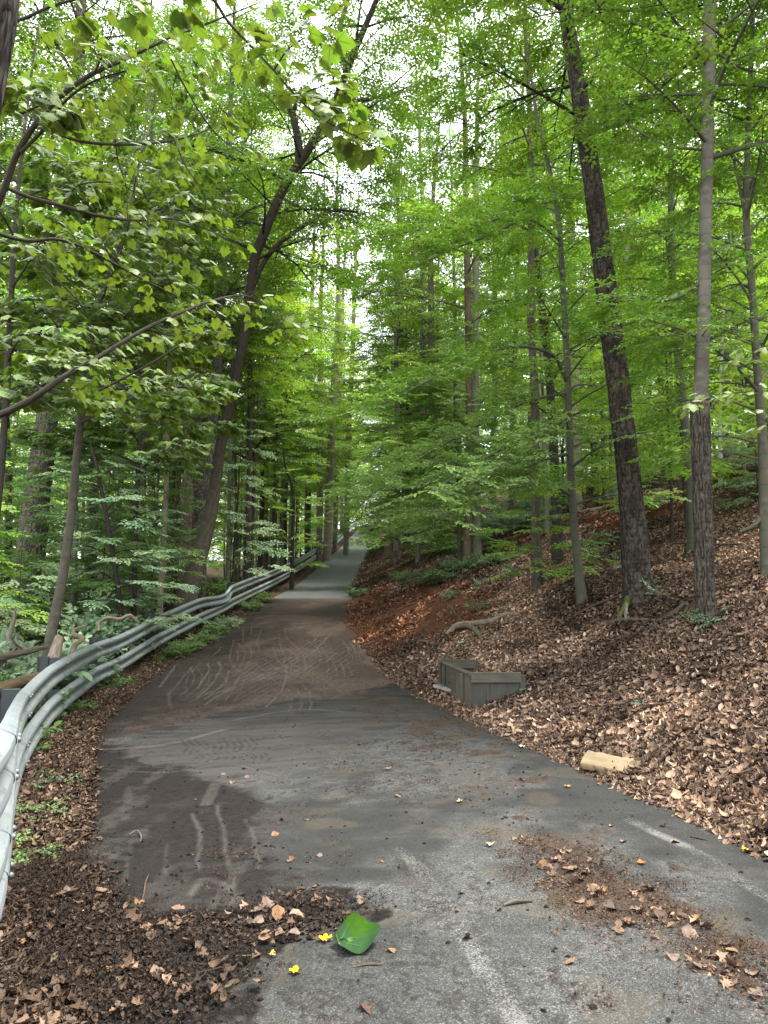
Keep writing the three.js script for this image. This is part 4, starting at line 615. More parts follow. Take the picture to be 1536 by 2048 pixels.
function spray(seed, L, leaf, fine, sides, jitter) { // a flat fan of leaves on a twig that lies along +x
  const R = rng(seed), b = new MB();
  const axis = (x0, z0, ang, len) => {
    const dx = Math.cos(ang), dz = Math.sin(ang), n = Math.max(3, Math.round(len / (leaf * 0.52)));
    strip(b, V(x0, 0, z0), V(x0 + dx * len, -0.06 * len, z0 + dz * len), 0.0022 * L / 0.55, [0.35, 0.2, 0.6]);
    for (let i = 1; i <= n; i++) {
      const t = i / n, side = i % 2 ? 1 : -1, a = ang + (i === n ? 0 : side * (0.75 + (R() - 0.5) * 0.5)), l = leaf * (0.75 + R() * 0.5) * (i === n ? 1 : 0.8 + 0.3 * Math.sin(Math.PI * t)), k = 0.78 + R() * 0.44, y = 0.9 + R() * 0.25;
      beechLeaf(b, turned(x0 + dx * len * t, -0.06 * len * t, z0 + dz * len * t, (R() - 0.5) * jitter, -a, (R() - 0.55) * jitter), l, l * (0.52 + R() * 0.12), 0.1 + R() * 0.2, [k * y, k, k], fine);
    }
  };
  axis(0, 0, 0, L);
  for (let i = 0; i < sides; i++) { const t = 0.12 + 0.75 * (i + R() * 0.5) / sides, s = i % 2 ? 1 : -1; axis(L * t, 0, s * (0.7 + R() * 0.3), L * (0.62 - 0.4 * t) * (0.8 + R() * 0.4)); }
  return b.geo();
}
function mapleSpray(seed, L, leaf, n) {
  const R = rng(seed), b = new MB(); strip(b, V(0, 0, 0), V(L, -0.05, 0), 0.003, [0.35, 0.2, 0.5]);
  for (let i = 0; i < n; i++) {
    const t = 0.15 + 0.85 * Math.floor(i / 2 + 1) / (n / 2), s = i % 2 ? 1 : -1, a = s * (0.5 + R() * 0.8), pl = leaf * (0.5 + R() * 0.4), x = L * Math.min(1, t), z = 0, ex = x + Math.cos(a) * pl, ez = z + Math.sin(a) * pl, ey = -0.03 + R() * 0.02, k = 0.8 + R() * 0.4;
    strip(b, V(x, -0.03, z), V(ex, ey, ez), 0.0012, [0.6, 0.5, 0.4]);
    mapleLeaf(b, turned(ex, ey, ez, (R() - 0.5) * 0.9, -a + (R() - 0.5) * 0.7, -0.25 - R() * 0.5), leaf * (0.7 + R() * 0.55), [k * (0.92 + R() * 0.2), k, k]);
  }
  return b.geo();
}
const SPRAY = {
  beech: [1, 2, 3].map((s) => spray(s, 0.55, 0.078, true, 4, 0.7)),
  small: [11, 12].map((s) => spray(s, 0.36, 0.062, true, 2, 0.8)),
  far: [21, 22, 23].map((s) => spray(s, 0.95, 0.125, false, 5, 0.9)),
  maple: [31, 32, 33].map((s) => mapleSpray(s, 0.32, 0.125, 8)),
  shrub: [41, 42].map((s) => spray(s, 0.32, 0.1, true, 2, 1.3)),
};
const GREEN = { beech: [0.19, 0.35, 0.026], lime: [0.28, 0.455, 0.034], maple: [0.115, 0.2, 0.014], deep: [0.17, 0.32, 0.06], mint: [0.26, 0.4, 0.19], oak: [0.12, 0.222, 0.019], over: [0.225, 0.385, 0.065], high: [0.135, 0.245, 0.018] };

// ---------------------------------------------------------------- trees
// grows limbs round a trunk (points and radii), returns limb tubes and the places of the sprays
function crown(P, rad, spec, R) {
  const limbs = [], sprays = [], len = [0]; for (let i = 1; i < P.length; i++) len.push(len[i - 1] + P[i].distanceTo(P[i - 1]));
  const trunkAt = (h) => { let i = 0; while (i < len.length - 2 && len[i + 1] < h) i++; const t = clamp((h - len[i]) / (len[i + 1] - len[i] || 1)); return { p: P[i].clone().lerp(P[i + 1], t), r: lerp(rad[i], rad[i + 1], t) }; };
  const place = (p, heading, pitch, s) => {
    const roll = (R() - 0.5) * (spec.roll ?? 0.7), m = new THREE.Matrix4().compose(p, new THREE.Quaternion().setFromEuler(new THREE.Euler(roll, heading, pitch, 'YZX')), V(s, s, s));
    const k = 0.72 + R() * 0.56, y = (R() - 0.5) * 0.3, g = spec.tone; sprays.push({ m, c: new THREE.Color(g[0] * k * (1 + y), g[1] * k, g[2] * k * (1 - y)), p });
  };
  const S = spec.scale ?? 1, unit = (spec.kind === 'far' ? 0.95 : spec.kind === 'maple' ? 0.34 : spec.kind === 'small' || spec.kind === 'shrub' ? 0.34 : 0.55) * S, step = unit * (spec.step ?? 0.62);
  for (let i = 0; i < spec.n; i++) {
    const f = (i + 0.2 + R() * 0.6) / spec.n, h = lerp(spec.h0, spec.h1, f), o = trunkAt(h), az = spec.az === undefined ? i * 2.4 + R() * 0.8 : spec.az + (R() - 0.5) * (spec.spread ?? 1.6);
    const L = lerp(spec.l0, spec.l1, Math.pow(f, spec.pow ?? 1)) * (0.7 + R() * 0.55), el = lerp(spec.e0 ?? 0.5, spec.e1 ?? 0.7, f) + (R() - 0.5) * 0.3, dr = spec.droop ?? 0.25, bend = (R() - 0.5) * 0.7;
    const pt = (t) => { const a = az + bend * t; return V(o.p.x + Math.cos(a) * L * t * Math.cos(el), o.p.y + L * (Math.sin(el) * t - dr * t * t), o.p.z + Math.sin(a) * L * t * Math.cos(el)); };
    const pts = [0, 0.25, 0.5, 0.75, 1].map(pt), r0 = Math.min(o.r * 0.6, 0.006 + L * (spec.thick ?? 0.011)); limbs.push(tube(pts, [r0, r0 * 0.75, r0 * 0.55, r0 * 0.38, r0 * 0.2], spec.sides ?? 4, { seed: i }));
    for (let t = spec.t0 ?? 0.22, k = 0; t < 1; t += step / L * 0.8, k++) {
      const p = pt(t), a = az + bend * t, side = k % 2 ? 1 : -1, sa = a + side * (0.8 + (R() - 0.5) * 0.5), sl = L * 0.42 * (1.15 - t) * (0.7 + R() * 0.6);
      if (sl > unit * 0.8) {
        const q = V(p.x + Math.cos(sa) * sl, p.y - sl * 0.08 + (R() - 0.5) * sl * 0.3, p.z + Math.sin(sa) * sl); limbs.push(tube([p, q], [r0 * 0.35, r0 * 0.12], 3, {}));
        for (let u = 0.25, j = 0; u < 1; u += step / sl, j++) place(p.clone().lerp(q, u), -(sa + (j % 2 ? 0.55 : -0.55) + (R() - 0.5) * 0.5), -0.15 + (R() - 0.5) * 0.45, S * (0.8 + R() * 0.4));
        place(q, -sa + (R() - 0.5) * 0.3, -0.2 + (R() - 0.5) * 0.3, S * (0.8 + R() * 0.4));
      } else place(p, -sa, -0.12 + (R() - 0.5) * 0.45, S * (0.8 + R() * 0.4));
    }
    place(pt(1), -(az + bend), -0.2, S);
  }
  return { limbs, sprays };
}
function hang(parent, sprays, kind, mat = leafMat, name = 'crown') { // the leaves of a tree, in as many meshes as there are kinds of spray
  const geos = SPRAY[kind], n = sprays.length > 60 ? geos.length : 1, lists = Array.from({ length: n }, () => []);
  sprays.forEach((s, i) => lists[i % n].push(s)); lists.forEach((l, k) => l.length && copies(name, geos[k], mat, parent, l, 'stuff'));
}
const bare = (g) => { g.deleteAttribute('color'); const c = g.attributes.position.count; g.setAttribute('color', new THREE.Float32BufferAttribute(new Float32Array(c * 3).fill(1), 3)); return g; };
// o: poly of [px, py, width] from the ground up, D or hit; bark, tone, top (metres added above), crowns, limbs
function tree(o) {
  const R = rng(o.seed ?? Math.round(o.poly[0][0] * 7 + o.poly[0][1])), hit = o.hit ? groundHit(o.poly[0][0], o.poly[0][1]) : null, D = hit ? hit.D : o.D;
  let P = o.poly.map(([x, y]) => at(x, y, D)), r = o.poly.map(([x, y, w]) => metres(w, y, D) / 2);
  const g = groundH(P[0].x, D); if (!hit && P[0].y > g) { P.unshift(V(P[0].x + (P[0].x - P[1].x) * 0.2, g, -D)); r.unshift(r[0] * 1.12); }
  const base = P[0].clone(); base.y = groundH(base.x, D); P[0].y = Math.min(P[0].y, base.y);
  const a = P[P.length - 1], b0 = P[P.length - 2], up = o.top ?? 0;
  if (up) { const d = V().subVectors(a, b0).normalize().add(V((R() - 0.5) * 0.12, 0.25, (R() - 0.5) * 0.12)).normalize(), r1 = r[r.length - 1]; P.push(a.clone().addScaledVector(d, up * 0.5)); r.push(r1 * 0.72); P.push(a.clone().addScaledVector(d, up).add(V((R() - 0.5) * 0.05 * up, 0, 0))); r.push(r1 * 0.3); }
  const t = thing(o.name ?? 'tree', o.label, 'tree', base, o.group); P = P.map((p) => p.sub(base));
  P.unshift(V(P[0].x - (P[1].x - P[0].x) * 0.05, -0.35, P[0].z)); r.unshift(r[0] * 1.05);
  const n = Math.round(clamp(P.length * 5, 14, 60)), c = new THREE.CatmullRomCurve3(P, false, 'centripetal'), pts = [], rad = along(r, n); for (let i = 0; i < n; i++) pts.push(c.getPoint(i / (n - 1)));
  // more rings near the foot, so that the root flare is round
  const seg = o.seg ?? (r[1] * FOCAL / D > 12 ? 20 : 10), mats = o.bark ?? scaly, tone = o.tone ?? [1, 1, 1];
  part('trunk', tube(pts, rad, seg, { rough: o.rough ?? 0.07, lobes: [o.roots ?? 5, o.flare ?? Math.max(0.18, r[1] * 1.5), o.flareBy ?? 0.32, 0.16], seed: base.x * 3.1 + base.z, colors: o.colors ?? (() => tone) }), mats, t);
  const limbGeos = [];
  if (o.sleeve) { const k = o.sleeve, cut = pts.findIndex((p) => p.y > k.to), q = pts.slice(0, cut + 1), rr = rad.slice(0, cut + 1).map((v, i) => v * (i === cut ? 0.7 : k.grow)); part('rough_bark', tube(q, rr, seg, { rough: 0.16, lobes: [o.roots ?? 5, o.flare ?? 0.2, o.flareBy ?? 0.32, 0.16], seed: base.x * 3.1 + base.z, colors: (t) => k.tone.map((v) => v * (t > 0.85 ? 1.5 : 1)) }), k.bark, t); }
  for (const l of o.limbs ?? []) { const q = l.poly.map(([x, y], i) => at(x, y, (l.D ? lerp(D, l.D, i / (l.poly.length - 1)) : D)).sub(base)), lr = l.poly.map(([x, y, w]) => metres(w, y, D) / 2); part('limb', limbTube(q, lr, q.length * 5, 8, { rough: 0.08, seed: q[0].y, colors: () => l.tone ?? o.limbTone ?? tone }), mats, t); if (l.leaf) { const LR = rng(q[0].x * 99 + q[0].y * 7), pp = []; const cc = new THREE.CatmullRomCurve3(q); const nn = l.leaf.n; for (let i = 0; i < nn; i++) { const u = lerp(l.leaf.from ?? 0.2, 1, (i + LR()) / nn), p = cc.getPoint(Math.min(u, 1)), tg = cc.getTangent(Math.min(u, 1)), hd = Math.atan2(tg.z, tg.x) + (i % 2 ? 1 : -1) * (0.5 + LR() * 0.9), out = LR() * (l.leaf.out ?? 0.4); p.x += Math.cos(hd) * out; p.z += Math.sin(hd) * out; p.y += (LR() - 0.6) * out * 0.5; const k = 0.72 + LR() * 0.56, tn = l.leaf.tone ?? GREEN.beech, s = (l.leaf.scale ?? 1) * (0.75 + LR() * 0.5); pp.push({ m: new THREE.Matrix4().compose(p, new THREE.Quaternion().setFromEuler(new THREE.Euler((LR() - 0.5) * 0.7, -hd, -0.1 + (LR() - 0.5) * 0.5, 'YZX')), V(s, s, s)), c: new THREE.Color(tn[0] * k, tn[1] * k, tn[2] * k) }); } hang(t, pp, l.leaf.kind ?? 'beech'); } }
  for (const s of o.crowns ?? []) { const k = crown(pts, rad, s.kind === 'far' && s.h1 > 12 && s.tone === GREEN.beech ? { ...s, tone: GREEN.high } : s, R); limbGeos.push(...k.limbs); hang(t, k.sprays, s.kind); }
  if (limbGeos.length) { const lg = mergeGeometries(limbGeos.map(bare)), cc = lg.attributes.color, lt = o.limbTone ?? tone; for (let i = 0; i < cc.count; i++) cc.setXYZ(i, lt[0], lt[1], lt[2]); part('limbs', lg, mats, t, 'stuff'); }
  return t;
}
const hickory = [0.082, 0.069, 0.053], oak = [0.25, 0.215, 0.175], beechGrey = [0.15, 0.138, 0.113], slim = [0.105, 0.105, 0.076], reddish = [0.18, 0.13, 0.096], pole = [0.36, 0.3, 0.22], dusk = [0.065, 0.057, 0.046];
// ---------------------------------------------------------------- the trees that the photograph shows one by one
const up1 = (h0, h1, n, l0, l1, x) => ({ h0, h1, n, l0, l1, kind: 'beech', tone: GREEN.beech, e0: 0.35, e1: 0.75, droop: 0.28, ...x });
// right of the road
tree({ name: 'hickory_tree', label: 'big dark furrowed trunk leaning left, the thickest on the right slope', hit: true, poly: [[1280, 1203, 64], [1272, 1130, 55], [1262, 1000, 46], [1240, 800, 45], [1215, 600, 42], [1190, 400, 37], [1160, 200, 32], [1128, 0, 27], [1112, -120, 24]], bark: furrowed, tone: hickory, top: 9, flareBy: 0.42, flare: 0.32, roots: 6, seg: 28,
  crowns: [up1(9.5, 23, 46, 4.4, 2.2, { e0: 0.3, tone: GREEN.high }), { ...up1(4.2, 9.5, 7, 1.1, 1.3, {}), kind: 'small', thick: 0.006 }] });
tree({ name: 'beech_tree', label: 'pale smooth straight beech with a dark rotted lower trunk, at the right edge', hit: true, poly: [[1411, 1246, 39.1], [1408, 1130, 34.4], [1405, 1000, 33.5], [1402, 880, 32.6], [1400, 815, 34.4], [1402, 770, 27.9], [1408, 600, 25.1], [1415, 300, 23.2], [1418, 100, 23.2], [1419, 0, 22.3], [1421, -120, 20.5]], bark: smoothBark, top: 7, rough: 0.12, flareBy: 0.25, flare: 0.25, seg: 28,
  tone: beechGrey, limbTone: slim, sleeve: { to: 3.35, grow: 1.07, bark: furrowed, tone: [0.1, 0.084, 0.066] },
  limbs: [{ poly: [[1410, 560, 6], [1340, 600, 5], [1270, 590, 3], [1225, 600, 2]], leaf: { n: 14 } }, { poly: [[1412, 300, 6], [1330, 290, 5], [1240, 240, 3]], leaf: { n: 18 } }, { poly: [[1418, 92, 6], [1330, 70, 5], [1250, 40, 3]], leaf: { n: 20 } }, { poly: [[1420, 90, 6], [1470, 130, 5], [1540, 150, 3]], leaf: { n: 20 } }],
  crowns: [up1(7.5, 18, 40, 3.2, 1.8, { tone: GREEN.high })] });
tree({ name: 'beech_tree', label: 'slender grey green beech rising just left of the pale straight beech', hit: true, poly: [[1386, 1101, 24], [1380, 960, 19], [1365, 800, 17], [1350, 640, 16], [1343, 480, 14], [1342, 300, 12], [1330, 130, 9], [1322, 0, 7]], bark: smoothBark, tone: slim, top: 3, seg: 14,
  limbs: [{ poly: [[1352, 690, 7], [1340, 600, 7], [1318, 565, 6], [1285, 557, 4], [1240, 560, 3]], leaf: { n: 16 } }, { poly: [[1355, 700, 6], [1375, 660, 5], [1390, 600, 3]], leaf: { n: 8 } }, { poly: [[1372, 845, 6], [1330, 840, 4], [1280, 850, 3], [1255, 862, 2]], leaf: { n: 12 } }],
  crowns: [up1(4.5, 13, 26, 2.9, 1.3, { e0: 0.5, e1: 1.0 })] });
tree({ name: 'beech_tree', label: 'smooth slim beech with a long arching limb, left of the big dark trunk', hit: true, poly: [[1164, 1207, 22], [1158, 1150, 18], [1148, 1050, 16], [1140, 900, 15], [1133, 700, 13], [1125, 560, 12], [1118, 450, 10], [1095, 320, 8], [1075, 240, 7], [1058, 120, 4]], bark: smoothBark, tone: slim, top: 1.5, seg: 14, flareBy: 0.45, flare: 0.16,
  limbs: [{ poly: [[1134, 765, 8], [1110, 715, 7], [1072, 697, 6], [1020, 694, 6], [950, 715, 5], [890, 745, 4], [820, 780, 3], [740, 820, 2], [690, 838, 1]], D: 11.2, leaf: { n: 110, from: 0.25, out: 0.8 } },
    { poly: [[1138, 830, 6], [1080, 860, 5], [1000, 900, 4], [930, 940, 3], [860, 985, 2]], D: 11.4, leaf: { n: 90, out: 0.8, tone: GREEN.over } }, { poly: [[1140, 905, 6], [1060, 930, 5], [960, 985, 4], [880, 1040, 3], [815, 1080, 2]], D: 13, leaf: { n: 80, out: 0.7, tone: GREEN.over } }, { poly: [[1137, 785, 6], [1050, 805, 5], [930, 865, 4], [820, 930, 3], [725, 1005, 2]], D: 13.5, leaf: { n: 110, out: 0.8, tone: GREEN.over } }, { poly: [[1138, 850, 6], [1090, 870, 5], [1010, 925, 4], [950, 985, 3], [880, 1040, 2]], D: 12, leaf: { n: 80, out: 0.7, tone: GREEN.over } },
    { poly: [[1119, 480, 6], [1060, 440, 5], [980, 470, 4], [900, 500, 3], [810, 545, 2]], D: 11.5, leaf: { n: 90, out: 0.8 } }, { poly: [[1110, 400, 5], [1070, 410, 5], [960, 448, 4], [840, 460, 3], [760, 475, 2]], D: 11, leaf: { n: 90, out: 0.8 } }],
  crowns: [up1(2.2, 10, 30, 2.3, 1, { l0: 2.5 })] });
tree({ name: 'young_tree', label: 'dark crooked thin trunk standing close behind the slim beech with the arching limb', hit: true, poly: [[1116, 1130, 24], [1112, 1000, 20], [1105, 850, 17], [1098, 750, 16], [1085, 620, 14], [1075, 540, 12], [1062, 400, 9], [1058, 280, 7]], bark: scaly, tone: dusk, top: 3, crowns: [up1(4, 13, 24, 2.8, 1.2, { e0: 0.5, e1: 1.0 })] });
tree({ name: 'tall_tree', label: 'pale blotchy trunk seen between the slim beech and the big dark trunk', D: 30, poly: [[1153, 1010, 22], [1150, 800, 21], [1147, 640, 20], [1143, 540, 19], [1140, 380, 16], [1138, 200, 14]], bark: smoothBark, tone: [0.340, 0.306, 0.245], top: 7, crowns: [{ ...up1(11, 24, 22, 4, 2.4, {}), kind: 'far' }] });
tree({ name: 'tall_tree', label: 'thin straight pale trunk seen just right of the big dark trunk', D: 26, poly: [[1232, 1008, 11], [1240, 800, 11], [1250, 600, 10], [1257, 400, 10], [1262, 250, 9], [1268, 60, 7]], bark: smoothBark, tone: [0.286, 0.258, 0.204], top: 5, crowns: [{ ...up1(9, 22, 20, 3, 1.6, {}), kind: 'far' }] });
tree({ name: 'young_tree', label: 'smooth grey trunk rising from the green patch right of the road', hit: true, poly: [[955, 1122, 20], [952, 1000, 16], [951, 850, 15], [951, 700, 13], [952, 500, 12], [953, 330, 10], [955, 180, 7]], bark: smoothBark, tone: [0.272, 0.262, 0.204], top: 3, crowns: [up1(2.6, 14, 30, 3.3, 1.2, { e0: 0.55, e1: 1.0 }), up1(2.0, 7.5, 20, 4.6, 3, { az: Math.PI, spread: 1.3, e0: 0.2, e1: 0.4, droop: 0.32 })] });
tree({ name: 'young_tree', label: 'thin sapling stem standing left of the smooth grey trunk near the black stump', hit: true, poly: [[918, 1135, 9], [918, 1050, 7], [915, 950, 6], [910, 850, 5], [908, 760, 3]], bark: smoothBark, tone: slim, crowns: [up1(0.7, 6.4, 30, 1.9, 0.7, { droop: 0.35 })] });
tree({ name: 'young_tree', label: 'short pale sapling at the right road edge under the overhanging leaves', hit: true, poly: [[836, 1128, 10], [835, 1040, 8], [832, 940, 6], [828, 840, 4]], bark: smoothBark,
  limbs: [{ poly: [[833, 960, 4], [790, 950, 3], [745, 985, 3], [708, 1030, 2], [692, 1066, 1]], leaf: { n: 68, tone: GREEN.over, out: 0.5 } }, { poly: [[834, 1000, 4], [800, 1000, 3], [772, 1035, 2], [752, 1075, 1]], leaf: { n: 60, tone: GREEN.over, out: 0.5 } }, { poly: [[832, 900, 4], [780, 885, 3], [722, 925, 2], [685, 980, 1]], leaf: { n: 80, tone: GREEN.over, out: 0.6 } }, { poly: [[834, 1020, 4], [880, 1010, 3], [930, 1040, 2], [960, 1080, 1]], leaf: { n: 52, tone: GREEN.over, out: 0.5 } }], tone: [0.272, 0.252, 0.204], crowns: [up1(1.0, 7, 44, 2.9, 0.9, { droop: 0.35, tone: GREEN.lime }), up1(1.6, 5.5, 14, 3.0, 2.2, { az: Math.PI, spread: 1.5, droop: 0.38, e0: 0.3, e1: 0.5 })] });
tree({ name: 'tall_tree', label: 'reddish brown trunk behind the smooth grey trunk beside the black stump', D: 25, poly: [[935, 1095, 17], [938, 950, 15], [938, 800, 14], [936, 600, 14], [932, 420, 12], [930, 250, 10]], bark: scaly, tone: reddish, top: 6, crowns: [{ ...up1(9, 22, 20, 3.6, 2, {}), kind: 'far' }] });
tree({ name: 'tall_tree', label: 'thin brown trunk deep in the woods left of the crooked dark trunk', D: 34, poly: [[1022, 1040, 11], [1024, 850, 10], [1030, 700, 10], [1036, 480, 9], [1040, 300, 8]], bark: scaly, tone: reddish, top: 6, crowns: [{ ...up1(10, 24, 20, 3.6, 2, {}), kind: 'far' }] });
tree({ name: 'tall_tree', label: 'curving brown trunk deep in the woods just left of the crooked dark trunk', D: 36, poly: [[1058, 1010, 12], [1060, 850, 11], [1068, 720, 10], [1064, 600, 10], [1060, 450, 8]], bark: scaly, tone: [0.184, 0.143, 0.109], top: 7, crowns: [{ ...up1(10, 24, 20, 3.6, 2, {}), kind: 'far' }] });
tree({ name: 'young_tree', label: 'dark thin trunk at the far right edge with limbs reaching left', D: 11.5, poly: [[1530, 1050, 22], [1526, 900, 17], [1512, 700, 15], [1506, 600, 14], [1492, 420, 13], [1495, 300, 11], [1503, 100, 10], [1506, -60, 8]], bark: smoothBark, tone: [0.116, 0.112, 0.082], top: 2.5,
  limbs: [{ poly: [[1528, 1030, 12], [1505, 1052, 9], [1478, 1064, 5]] }, { poly: [[1497, 470, 6], [1480, 380, 5], [1462, 280, 4], [1452, 160, 2]], leaf: { n: 16 } }, { poly: [[1494, 400, 7], [1520, 330, 6], [1545, 280, 4]], leaf: { n: 12 } }, { poly: [[1500, 560, 5], [1470, 530, 4], [1430, 545, 3]], leaf: { n: 12 } }],
  crowns: [up1(2.8, 12, 30, 2.6, 1.4, { e0: 0.5, e1: 1.0 }), up1(2.0, 5, 8, 2.0, 1.7, { az: 3.4, spread: 1, droop: 0.4 })] });
tree({ name: 'young_tree', label: 'white stemmed sapling beside the sawn log at the right', D: 21, poly: [[1441, 962, 9], [1441, 900, 8], [1440, 800, 6], [1444, 700, 5], [1450, 580, 3]], bark: smoothBark, tone: [0.510, 0.503, 0.462], crowns: [up1(2.6, 8, 20, 1.8, 0.8, {})] });
{ // the black stump
  const t = thing('rotten_stump', 'black hollow rotten stump among green plants right of the road', 'stump', groundHit(888, 1086).p), D = -t.position.z, b = [];
  part('stem', tube([V(0, -0.3, 0), V(0, 0.1, 0), V(0.03, 0.6, 0), V(0.08, 1.1, 0), V(0.1, 1.6, 0)], [0.46, 0.4, 0.33, 0.3, 0.18], 18, { rough: 0.35, lobes: [6, 0.5, 0.3, 0.2], seed: 4, colors: () => [0.06, 0.052, 0.042], cap: [0.03, 0.025, 0.02] }), furrowed, t);
  part('root', tube([V(-0.3, 0.9, 0.2), V(-0.1, 0.45, 0.35), V(0.3, -0.1, 0.6)], [0.05, 0.09, 0.08], 8, { rough: 0.2, colors: () => [0.13, 0.1, 0.06] }), scaly, t);
}
{ // mossy roots at the foot of the big dark trunk
  const h = scene.getObjectByName('hickory_tree'), b = h.position, root = (pts, r, c) => part('root', limbTube(pts.map(([x, y, l]) => gp(x, y, l).sub(b)), r, 14, 8, { rough: 0.15, colors: () => c }), scaly, h);
  root([[1262, 1205, 0.22], [1250, 1226, 0.1], [1238, 1240, 0.03], [1225, 1252, -0.04]], [0.09, 0.055, 0.04, 0.03], [0.1, 0.11, 0.035]); root([[1256, 1212, 0.2], [1252, 1232, 0.08], [1254, 1256, -0.03]], [0.05, 0.035, 0.02], [0.19, 0.18, 0.12]);
  root([[1300, 1195, 0.2], [1316, 1200, 0.08], [1335, 1204, -0.04]], [0.1, 0.06, 0.04], [0.085, 0.08, 0.045]);
}
// left of the road
tree({ name: 'oak_tree', label: 'thick grey brown trunk at the far left, the widest behind the guardrail', D: 20.5, poly: [[46, 1275, 64], [62, 1100, 55], [80, 950, 47], [99, 800, 40], [111, 700, 38], [121, 560, 34], [140, 330, 28], [158, 120, 22], [164, -60, 18]], bark: furrowed, tone: oak, top: 8, seg: 26, crowns: [{ ...up1(8.5, 26, 54, 4.8, 2.6, {}), kind: 'far', tone: GREEN.oak }] });
tree({ name: 'maple_tree', label: 'slim grey maple leaning right and forking, its foot hidden behind the guardrail', D: 12.2, poly: [[92, 1340, 24.0], [106, 1250, 20.0], [122, 1170, 19.2], [140, 1050, 16.8], [150, 950, 15.2], [166, 800, 13.6], [181, 700, 12.0], [188, 650, 12.0], [208, 580, 8.8], [228, 520, 8.0], [250, 460, 7.2], [268, 380, 5.6], [290, 260, 4.0]], bark: smoothBark, tone: [0.12, 0.108, 0.083], top: 2,
  limbs: [{ poly: [[186, 690, 10], [205, 675, 9], [240, 650, 8], [265, 615, 7], [285, 590, 6], [310, 530, 5], [325, 500, 4], [345, 420, 3]], leaf: { n: 40, kind: 'maple', tone: GREEN.maple } }, { poly: [[186, 655, 6], [192, 620, 6], [205, 570, 4], [214, 470, 3]], leaf: { n: 20, kind: 'maple', tone: GREEN.maple } }, { poly: [[189, 650, 4], [172, 625, 4], [150, 590, 3], [120, 545, 2], [60, 500, 2]], leaf: { n: 22, kind: 'maple', tone: GREEN.maple } }, { poly: [[140, 1052, 4], [120, 1100, 3], [150, 1000, 2]] }],
  crowns: [{ ...up1(5.2, 11, 22, 2.4, 1.6, {}), kind: 'maple', tone: GREEN.maple, droop: 0.2 }] });
tree({ name: 'broken_tree', label: 'straight brown trunk whose splintered red top is broken off', D: 27, poly: [[366, 1200, 26.4], [371, 1080, 23.2], [375, 950, 21.6], [378, 800, 20.0], [380, 700, 18.4], [381, 672, 16.0], [378, 640, 5.6]], bark: furrowed, colors: (t, run, p) => { const k = sstep(8.9, 9.6, p.y); return [0, 1, 2].map((i) => lerp([0.27, 0.215, 0.165][i], [0.55, 0.24, 0.11][i], k)); }, crowns: [{ ...up1(6, 8.5, 5, 1.4, 1.2, {}) }] });
tree({ name: 'tall_tree', label: 'brown trunk close behind the trunk with the broken top', D: 31, poly: [[393, 1195, 22.1], [396, 1000, 20.4], [402, 830, 18.7], [411, 690, 17.8], [420, 500, 15.3], [426, 300, 12.8]], bark: furrowed, tone: [0.184, 0.143, 0.112], top: 9, crowns: [{ ...up1(11, 27, 42, 5, 2.4, {}), kind: 'far' }] });
tree({ name: 'tall_tree', label: 'grey trunk leaning right between the broken trunk and the long leaning dark trunk', D: 28, poly: [[398, 1200, 22.4], [410, 1000, 20.8], [424, 850, 20.0], [438, 700, 18.4], [441, 600, 16.0], [452, 440, 13.6], [458, 280, 11.2]], bark: furrowed, tone: [0.204, 0.194, 0.163], top: 8, crowns: [{ ...up1(11, 26, 42, 5, 2.4, {}), kind: 'far' }] });
tree({ name: 'leaning_tree', label: 'long dark leaning trunk that curves right over the road and forks near the top', D: 21.8, poly: [[368, 1225, 44], [384, 1160, 36], [405, 1090, 29], [424, 1010, 26], [432, 960, 23], [440, 900, 21], [455, 830, 20], [475, 740, 19], [490, 660, 18], [500, 580, 17], [509, 520, 18], [535, 450, 19], [570, 370, 18], [610, 310, 17], [642, 258, 16], [672, 200, 15], [702, 120, 14], [732, 50, 12], [760, -20, 11]], bark: scaly, colors: (t, run, p) => { const k = sstep(7.5, 2.5, p.y); return [0.06, 0.05, 0.038].map((v, i) => lerp(v, [0.175, 0.145, 0.108][i], k)); }, limbTone: [0.06, 0.05, 0.038], top: 6, flareBy: 0.2, rough: 0.1, seg: 22,  // painted light: lit lower trunk paler, silhouetted upper part nearly black
  limbs: [{ poly: [[600, 322, 17], [597, 290, 16], [590, 250, 15], [582, 222, 14], [570, 205, 10], [562, 180, 8], [556, 100, 7]] }, { poly: [[585, 228, 9], [590, 215, 9], [591, 190, 6]] }, { poly: [[503, 582, 8], [524, 532, 9], [550, 495, 10], [590, 463, 9], [640, 432, 8], [670, 421, 6], [715, 424, 3]] }, { poly: [[668, 424, 4], [672, 400, 3], [668, 370, 2]] }, { poly: [[685, 206, 7], [710, 202, 6], [748, 197, 5], [790, 165, 3], [830, 130, 2]] }, { poly: [[726, 52, 6], [705, 52, 6], [682, 50, 4]] }, { poly: [[625, 315, 4], [645, 327, 4], [658, 335, 2]] }, { poly: [[690, 140, 8], [680, 60, 10], [690, 20, 8], [705, -30, 7]], tone: [0.163, 0.143, 0.116] }],
  crowns: [{ ...up1(12, 27, 44, 5, 2.4, { e0: 0.4 }), kind: 'far' }] });
tree({ name: 'young_tree', label: 'thin straight tan pole like stem in front of the broken trunk', D: 21, poly: [[318, 1240, 13], [326, 1100, 11], [331, 1000, 10], [337, 800, 9], [342, 640, 7], [343, 520, 5], [346, 400, 4]], bark: smoothBark, tone: pole, crowns: [up1(5.5, 11, 14, 1.3, 0.8, { kind: 'beech' })] });
